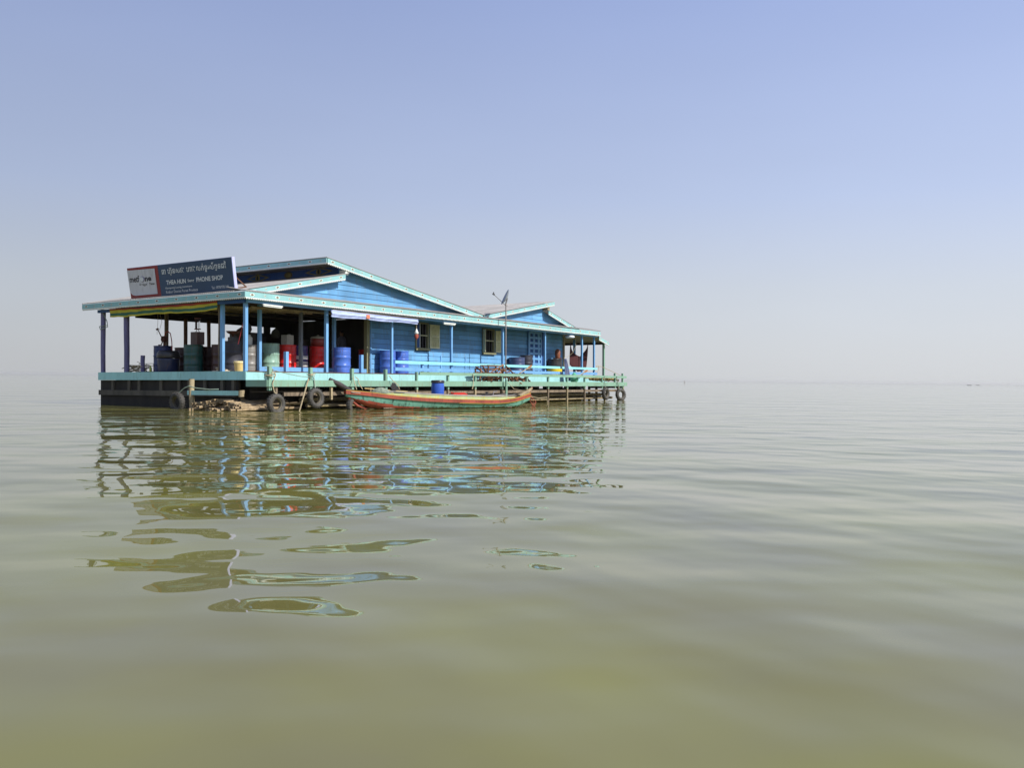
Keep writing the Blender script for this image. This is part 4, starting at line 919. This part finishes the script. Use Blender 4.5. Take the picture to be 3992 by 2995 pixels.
# ================================================================== the boat
def water_pt(px, d): return Vector(((px - 1996) / 3400 * d, d, 0))
A = water_pt(1345, 27.55); B = water_pt(2062, 31.3); Lb = (B - A).length; ang = math.atan2((B - A).y, (B - A).x)
BM = Matrix.Translation(A) @ Matrix.Rotation(ang, 4, 'Z')
boat = thing('rowing_boat', 'long slim turquoise wooden boat with red stripes moored along the walkway', 'boat', BM)
TB = mat('boat_turquoise', (.16, .38, .30), .55, .16, 1.3, dirt=(.05, .10, .08), dirt_amt=.55, bump=.005)
RB = mat('boat_red', (.34, .075, .045), .6, .2, 2, dirt=(.12, .04, .03), dirt_amt=.4, bump=.003)
def stain(m, zt, col):
    n = m.node_tree.nodes; l = m.node_tree.links; b = n["Principled BSDF"]; src = b.inputs['Base Color'].links[0].from_socket
    tc = n.new("ShaderNodeTexCoord"); sx = n.new("ShaderNodeSeparateXYZ"); l.new(tc.outputs['Object'], sx.inputs[0])
    t = n.new("ShaderNodeTexNoise"); t.inputs['Scale'].default_value = 7; t.inputs['Detail'].default_value = 4; l.new(tc.outputs['Object'], t.inputs['Vector'])
    q = n.new("ShaderNodeMath"); q.operation = 'MULTIPLY_ADD'; l.new(t.outputs['Fac'], q.inputs[0]); q.inputs[1].default_value = -.22; l.new(sx.outputs['Z'], q.inputs[2])
    mr_ = n.new("ShaderNodeMapRange"); mr_.inputs['From Min'].default_value = zt - .12; mr_.inputs['From Max'].default_value = zt - .16; l.new(q.outputs[0], mr_.inputs['Value'])
    mx = n.new("ShaderNodeMix"); mx.data_type = 'RGBA'; mx.inputs['B'].default_value = (*col, 1); l.new(src, mx.inputs['A']); l.new(mr_.outputs[0], mx.inputs['Factor']); l.new(mx.outputs['Result'], b.inputs['Base Color'])
stain(TB, .09, (.05, .06, .025)); stain(RB, .06, (.06, .05, .03))
YB = mat('boat_yellow_line', (.72, .52, .06), .6, .1, 3); CB = mat('boat_cream_board', (.42, .50, .27), .6, .1, 3, dirt=(.62, .48, .06), dirt_amt=.5)
GB = mat('boat_grey_rail', (.40, .38, .36), .6, .15, 3); IB = mat('boat_inner_planks', (.16, .14, .10), .8, .2, 3)
def lerpk(t, K):
    for (a, va), (b_, vb) in zip(K, K[1:]):
        if t <= b_: 
            u = (t - a) / (b_ - a); u = u * u * (3 - 2 * u) if False else u
            return va + (vb - va) * u
    return K[-1][1]
Kg = [(0, .61), (.1, .545), (.21, .45), (.35, .375), (.5, .325), (.65, .30), (.78, .285), (.88, .33), (.95, .43), (1, .53)]        # rub rail top (sheer)
Kb = [(0, .46), (.05, .22), (.12, .04), (.18, -.05), (.3, -.10), (.75, -.10), (.88, -.06), (.95, .06), (1, .30)]     # keel
Kw = [(0, .06), (.06, .20), (.15, .36), (.3, .49), (.5, .55), (.7, .52), (.85, .40), (.95, .22), (1, .08)]
NS = 60
def sheer(t): return (Kg and lerpk(t, Kg))
def smooth(K, t, w=.04): return (lerpk(max(0, t - w), K) + 2 * lerpk(t, K) + lerpk(min(1, t + w), K)) / 4
def section(t):
    zg, zb, hw = smooth(Kg, t), smooth(Kb, t), smooth(Kw, t)
    pts = []     # half profile from keel to sheer: (y, z)
    K = ((0, 0), (.45, .05), (.74, .22), (.86, .46), (.93, .66), (1.0, 1.0)); n_ = 14
    for k in range(n_ + 1):
        q = k / n_; i = 0
        fz = q
        for (a, za), (b_, zb_) in zip(K, K[1:]):
            if za <= q <= zb_: fy = a + (b_ - a) * (q - za) / (zb_ - za); break
        if k == 0: fy = 0
        pts.append((hw * fy, zb + (zg - zb) * fz))
    return pts
mb = MB(); rows = []
for i in range(NS + 1):
    t = i / NS; x = t * Lb; pts = section(t)
    ring = [(x, -y, z) for y, z in pts[::-1]] + [(x, y, z) for y, z in pts[1:]]; rows.append(ring)
m_ = len(rows[0]); V = [p for r_ in rows for p in r_]
F = []; MI = []
for i in range(NS):
    for j in range(m_ - 1):
        q = (i * m_ + j, i * m_ + j + 1, (i + 1) * m_ + j + 1, (i + 1) * m_ + j); F.append(q)
        band = min(j, m_ - 2 - j)            # 0 = top plank
        t = i / NS
        zc = (rows[i][j][2] + rows[i + 1][j + 1][2]) / 2; zr = .36 if t < .03 else max(-1, .34 - (t - .03) * 1.15 if t < .22 else .12 - (t - .22) * .55)
        MI.append(1 if zc < zr else 0)
mb.v = V; mb.f = [list(f) for f in F]; mb.m = MI; mb.sm = [True] * len(F)
mb.build('hull', [TB, RB], boat, fix=False)
mb = MB(); V2 = [(x, y * .93, z + (.02 if abs(y) < .9 * 1 else 0)) for (x, y, z) in V]; mb.v = V2; mb.f = [list(f) for f in F]; mb.m = [0] * len(F); mb.sm = [True] * len(F); mb.build('inner_hull', IB, boat, fix=False)
def strake(dz0, dz1, out_, m, name, ta=0, tb=1, side=(-1, 1), inset=0.0, th=.025):
    mb = MB()
    for s in side:
        prev = None; N2 = 40; P = []
        for i in range(N2 + 1):
            t = ta + (tb - ta) * i / N2; x = t * Lb; zg, hw = smooth(Kg, t), smooth(Kw, t)
            e = math.sin(math.pi * min(1, max(0, (t - ta) / (tb - ta)))) ** .35 if inset else 1
            y = s * (hw + out_ - inset * 1)
            P += [(x, y, zg + dz0), (x, y, zg + dz0 + (dz1 - dz0) * e), (x, y - s * th, zg + dz0 + (dz1 - dz0) * e), (x, y - s * th, zg + dz0)]
        F = []
        for i in range(N2):
            a = i * 4; c = a + 4
            F += [(a + k, a + (k + 1) % 4, c + (k + 1) % 4, c + k) for k in range(4)]
        F += [(0, 1, 2, 3), (N2 * 4 + 3, N2 * 4 + 2, N2 * 4 + 1, N2 * 4)]
        mb.add(P, F)
    return mb.build(name, m, boat)
strake(-.115, .0, .022, RB, 'rub_rail'); strake(.003, .014, .024, YB, 'yellow_stripe'); strake(-.128, -.118, .016, YB, 'yellow_stripe', .55, 1)
strake(.0, .125, 0, CB, 'side_board', .17, .90, inset=.03, th=.02); strake(.118, .155, .018, GB, 'top_rail', .17, .90, inset=.03, th=.06)
# bow horn, stem, stern prow
mb = MB(); mb.tube([(.55, 0, .46), (.15, 0, .60), (-.18, 0, .78), (-.52, 0, .95)], [.05, .075, .085, .055], 10); mb.build('bow_horn', mat('charred_wood', (.055, .045, .045), .7, .3, 6, bump=.005), boat)
mb = MB(); mb.tube([(.0, 0, .58), (.16, 0, .34), (.42, 0, .12), (.9, 0, -.06), (1.6, 0, -.12)], [.05, .055, .05, .045, .04], 8); mb.build('stem_post', RB, boat)
mb = MB(); mb.prism([(Lb - .45, -.10, .46), (Lb - .1, -.08, .56), (Lb + .10, -.04, .72), (Lb + .13, 0, .76), (Lb + .10, .04, .72), (Lb - .1, .08, .56), (Lb - .45, .10, .46)], (.03, 0, -.05)); mb.build('stern_prow', WOODP, boat)
mb = MB(); mb.tube([(Lb - .25, 0, .40), (Lb - .02, 0, .50), (Lb + .15, 0, .72)], [.05, .045, .02], 8); mb.build('stern_post', RB, boat)
mb = MB(); mb.prism([(.15, -.17, .57), (1.25, -.36, .46), (1.25, .36, .46), (.15, .17, .57)], (0, 0, -.03)); mb.build('foredeck', mat('boat_foredeck', (.42, .34, .25), .7, .2, 3), boat)
for t in (.3, .5, .68, .86):
    mb = MB(); hw = smooth(Kw, t) - .05; mb.span((t * Lb - .09, -hw, smooth(Kg, t) + .02), (t * Lb + .09, hw, smooth(Kg, t) + .05)); mb.build('thwart', WOODP, boat)
mb = MB(); mb.span((1.2, -.30, .02), (Lb - .9, .30, .05)); mb.build('floor_boards', WOOD, boat)
# load of the boat
def boat_at(x, y, z, rz=0, rx=0, ry=0): return BM @ Matrix.Translation((x, y, z)) @ Euler((rx, ry, rz)).to_matrix().to_4x4()
bb = thing('blue_barrel', 'blue plastic barrel with a black lid standing in the boat', 'barrel', boat_at(3.32, .05, .09))
mb = MB(); mb.lathe([(.19, 0), (.215, .03), (.215, .50), (.22, .56), (.215, .70), (.20, .79)], n=26, close=True); mb.build('barrel_body', mat('barrel_blue', (.035, .11, .50), .4, .08, 3), bb)
mb = MB(); mb.lathe([(.222, .77), (.228, .785), (.228, .84), (.19, .86), (.02, .865)], n=26, close=True); mb.build('barrel_lid', DBK, bb)
rc_ = thing('red_fuel_can', 'flat red fuel can lying in the boat right of the barrel', 'fuel can', boat_at(4.15, .12, .40))
mb = MB(); mb.box((0, 0, .05), (.55, .30, .10)); mb.box((0, 0, .115), (.45, .22, .03)); mb.build('can_body', mat('can_red', (.55, .03, .02), .4, .1, 3), rc_)
mb = MB(); mb.tube([(-.26, 0, .10), (-.26, 0, .15)], .035, 8); mb.build('can_cap', mat('can_red_cap', (.5, .05, .03), .4), rc_)
mb = MB(); mb.beam((-.4, 0, 0), (.4, 0, 0), .28, .03)
single(mb, 'plank_seat', WOOD, 'grey plank under the red fuel can', 'plank', boat_at(4.1, .1, .382))
en = thing('boat_engine', 'small dark boat engine parts in the middle right of the boat', 'boat engine', boat_at(5.25, .05, .36))
mb = MB(); mb.box((0, 0, .06), (.30, .22, .16)); mb.tube([(.1, 0, .05), (.9, 0, .0)], .02, 7); mb.tube([(0, 0, .13), (.0, 0, .2)], .05, 8); mb.build('engine_block', DBK, en)
mb = MB(); mb.tube([(.25, 0, .08), (.28, 0, .2), (.42, 0, .22)], .02, 7); mb.build('exhaust_pipe', IRON, en)
mb = MB(); mb.prism([(0, 0, 0), (.10, 0, .22), (.02, 0, .34), (-.08, 0, .36), (-.14, 0, .22)], (.03, .04, 0)); mb.prism([(.05, .05, 0), (.42, .05, .0), (.05, .05, .26), (-.06, .05, .30)], (.0, .03, 0))
single(mb, 'black_paddle', DBK, 'black curved paddle blades leaning in the front of the boat', 'paddle', boat_at(1.75, .1, .50))
mb = MB(); mb.tube([(0, 0, 0), (1.5, -.05, -.10)], .02, 7)
single(mb, 'bamboo_pole', mat('yellow_bamboo', (.50, .38, .16), .6, .15, 6), 'yellow bamboo pole lying across the front of the boat', 'pole', boat_at(.75, .2, .66))
mb = MB(); mb.lathe([(.26, 0), (.28, .03), (.2, .13), (.05, .2)], n=12, close=True); mb.v = [(v[0] * 1.3, v[1] * .8, v[2]) for v in mb.v]
single(mb, 'folded_net', mat('grey_green_net', (.22, .26, .20), .9, .3, 12), 'grey green net folded on the front deck of the boat', 'fishing net', boat_at(1.25, .08, .50))
mb = MB()
for k_ in range(6): mb.tube([(random.uniform(0, .25), random.uniform(-.1, .1), .5), (random.uniform(.1, .4), random.uniform(-.1, .1), .2), (random.uniform(.1, .5), 0, -.05)], .011, 5)
single(mb, 'red_ropes', mat('faded_red_rope', (.40, .12, .08), .9), 'faded red ropes trailing from the boat stern into the water', 'rope', boat_at(Lb - .0, .1, 0))
rope('pale rope from the stern to a float log', [tuple(H.inverted() @ (BM @ Vector(p))) for p in ((Lb - .1, 0, .42), (Lb + .5, .1, .34), (Lb + 1.0, .3, .36), (Lb + 1.1, .4, .05))], .012)

# far things on the horizon
def far(px, d): return Matrix.Translation(((px - 1996) / 3400 * d, d, 0))
fb = thing('distant_boat', 'tiny dark boat on the horizon at the far right', 'boat', far(3779, 700))
mb = MB(); mb.prism([(-1.3, -.4, .1), (1.3, -.4, .1), (1.8, -.4, .5), (0, -.4, .35), (-1.8, -.4, .5)], (0, 1, 0)); mb.build('hull', DARKW, fb)
fb2 = copy_tree(fb, far(3812, 900), 'second tiny dark boat on the horizon, right of the first')
mb = MB(); mb.tube([(0, 0, -1), (0, 0, 1.3)], .07, 6); mb.tube([(-.1, 0, .2), (.3, 0, .6)], .07, 6)
single(mb, 'fishing_stake', WOODB, 'lone brown fishing stake far off near the horizon right of the house', 'stake', far(2668, 420))

# clutter of the dim shop
def hang(nm, label, x, y, ztop, zbot, r, m, cat):
    mb = MB(); mb.tube([(0, 0, ztop), (0, 0, zbot + .3)], .008, 5); mb.lathe([(.02, zbot + .34), (r * .8, zbot + .24), (r, zbot + .1), (r * .7, zbot)], n=10, close=True)
    single(mb, nm, m, label, cat, at(x, y, 0))
hang('hanging_bag', 'dark grey bag hanging under the ceiling behind the charcoal drum', 1.75, 2.0, 3.38, 2.45, .14, mat('bag_grey', (.07, .07, .08), .8), 'bag')
hang('hanging_basket', 'brown basket hanging under the shop ceiling right of the corner post', 2.35, 3.0, 3.38, 2.35, .2, mat('basket_brown', (.08, .05, .03), .8), 'basket')
hang('hanging_bag', 'olive bag hanging deep in the shop above the square tin', 4.0, 3.2, 3.38, 2.4, .16, mat('bag_olive', (.05, .05, .03), .8), 'bag')
for i, (x, y, z, dx, dz, c, nm, lb) in enumerate([
        (2.1, 2.65, 1.805, .38, .30, (.10, .07, .045), 'cardboard_box', 'brown box on the low counter nearest the grey drum'),
        (2.55, 2.75, 1.805, .34, .42, (.035, .035, .04), 'black_case', 'black case on the low counter behind the pale green drum'),
        (2.95, 2.6, F1, .4, .62, (.05, .045, .05), 'goods_crate', 'dark goods crate on the floor behind the first red drum'),
        (4.35, 2.9, F1, .5, .95, (.035, .03, .03), 'goods_crate', 'tall black goods crate on the floor behind the violet drum'),
        (5.0, 3.1, F1, .45, 1.15, (.05, .035, .03), 'goods_crate', 'tall brown goods crate behind the red drum with the pot')]):
    mb = MB(); mb.span((-dx / 2, -.17, 0), (dx / 2, .17, dz)); mb.span((-dx / 2 - .01, -.18, dz * .45), (dx / 2 + .01, .18, dz * .5)); mb.span((-dx / 2 - .012, -.182, dz - .03), (dx / 2 + .012, .182, dz + .004))
    single(mb, nm, mat('goods%d' % i, c, .7, .2, 4), lb, 'box' if i == 0 else ('case' if i == 1 else 'crate'), at(x, y, z, .15 * (i - 2)))
# thin haze over the lake
HZ = bpy.data.materials.new('haze'); HZ.use_nodes = True; n = HZ.node_tree.nodes; l = HZ.node_tree.links; n.clear()
o_ = n.new("ShaderNodeOutputMaterial"); pv = n.new("ShaderNodeVolumePrincipled"); pv.inputs['Color'].default_value = (1.0, .975, .93, 1); pv.inputs['Density'].default_value = 0.00011; pv.inputs['Anisotropy'].default_value = 0.2
l.new(pv.outputs[0], o_.inputs['Volume'])
mb = MB(); mb.span((-5000, -300, -1.0), (5000, 5000, 6.0)); hz = mb.build('haze', HZ); hz['kind'] = 'stuff'; hz['label'] = 'thin pale haze lying over the whole lake'

mb = MB(); mb.tube([(0, 0, 0), (.9, .25, .05)], .018, 6); mb.prism([(.9, .22, .04), (1.25, .28, .06), (1.25, .40, .06), (.88, .30, .05)], (0, 0, .02))
single(mb, 'boat_paddle', WOODP, 'pale wooden paddle lying in the boat towards the stern', 'paddle', boat_at(5.3, -.2, .33))
mb = MB(); mb.lathe([(.10, 0), (.13, .02), (.14, .16), (.145, .165)], n=16, close=True)
single(mb, 'bailing_tin', IRON, 'small grey bailing tin in the boat left of the blue barrel', 'tin', boat_at(2.75, .05, .30))
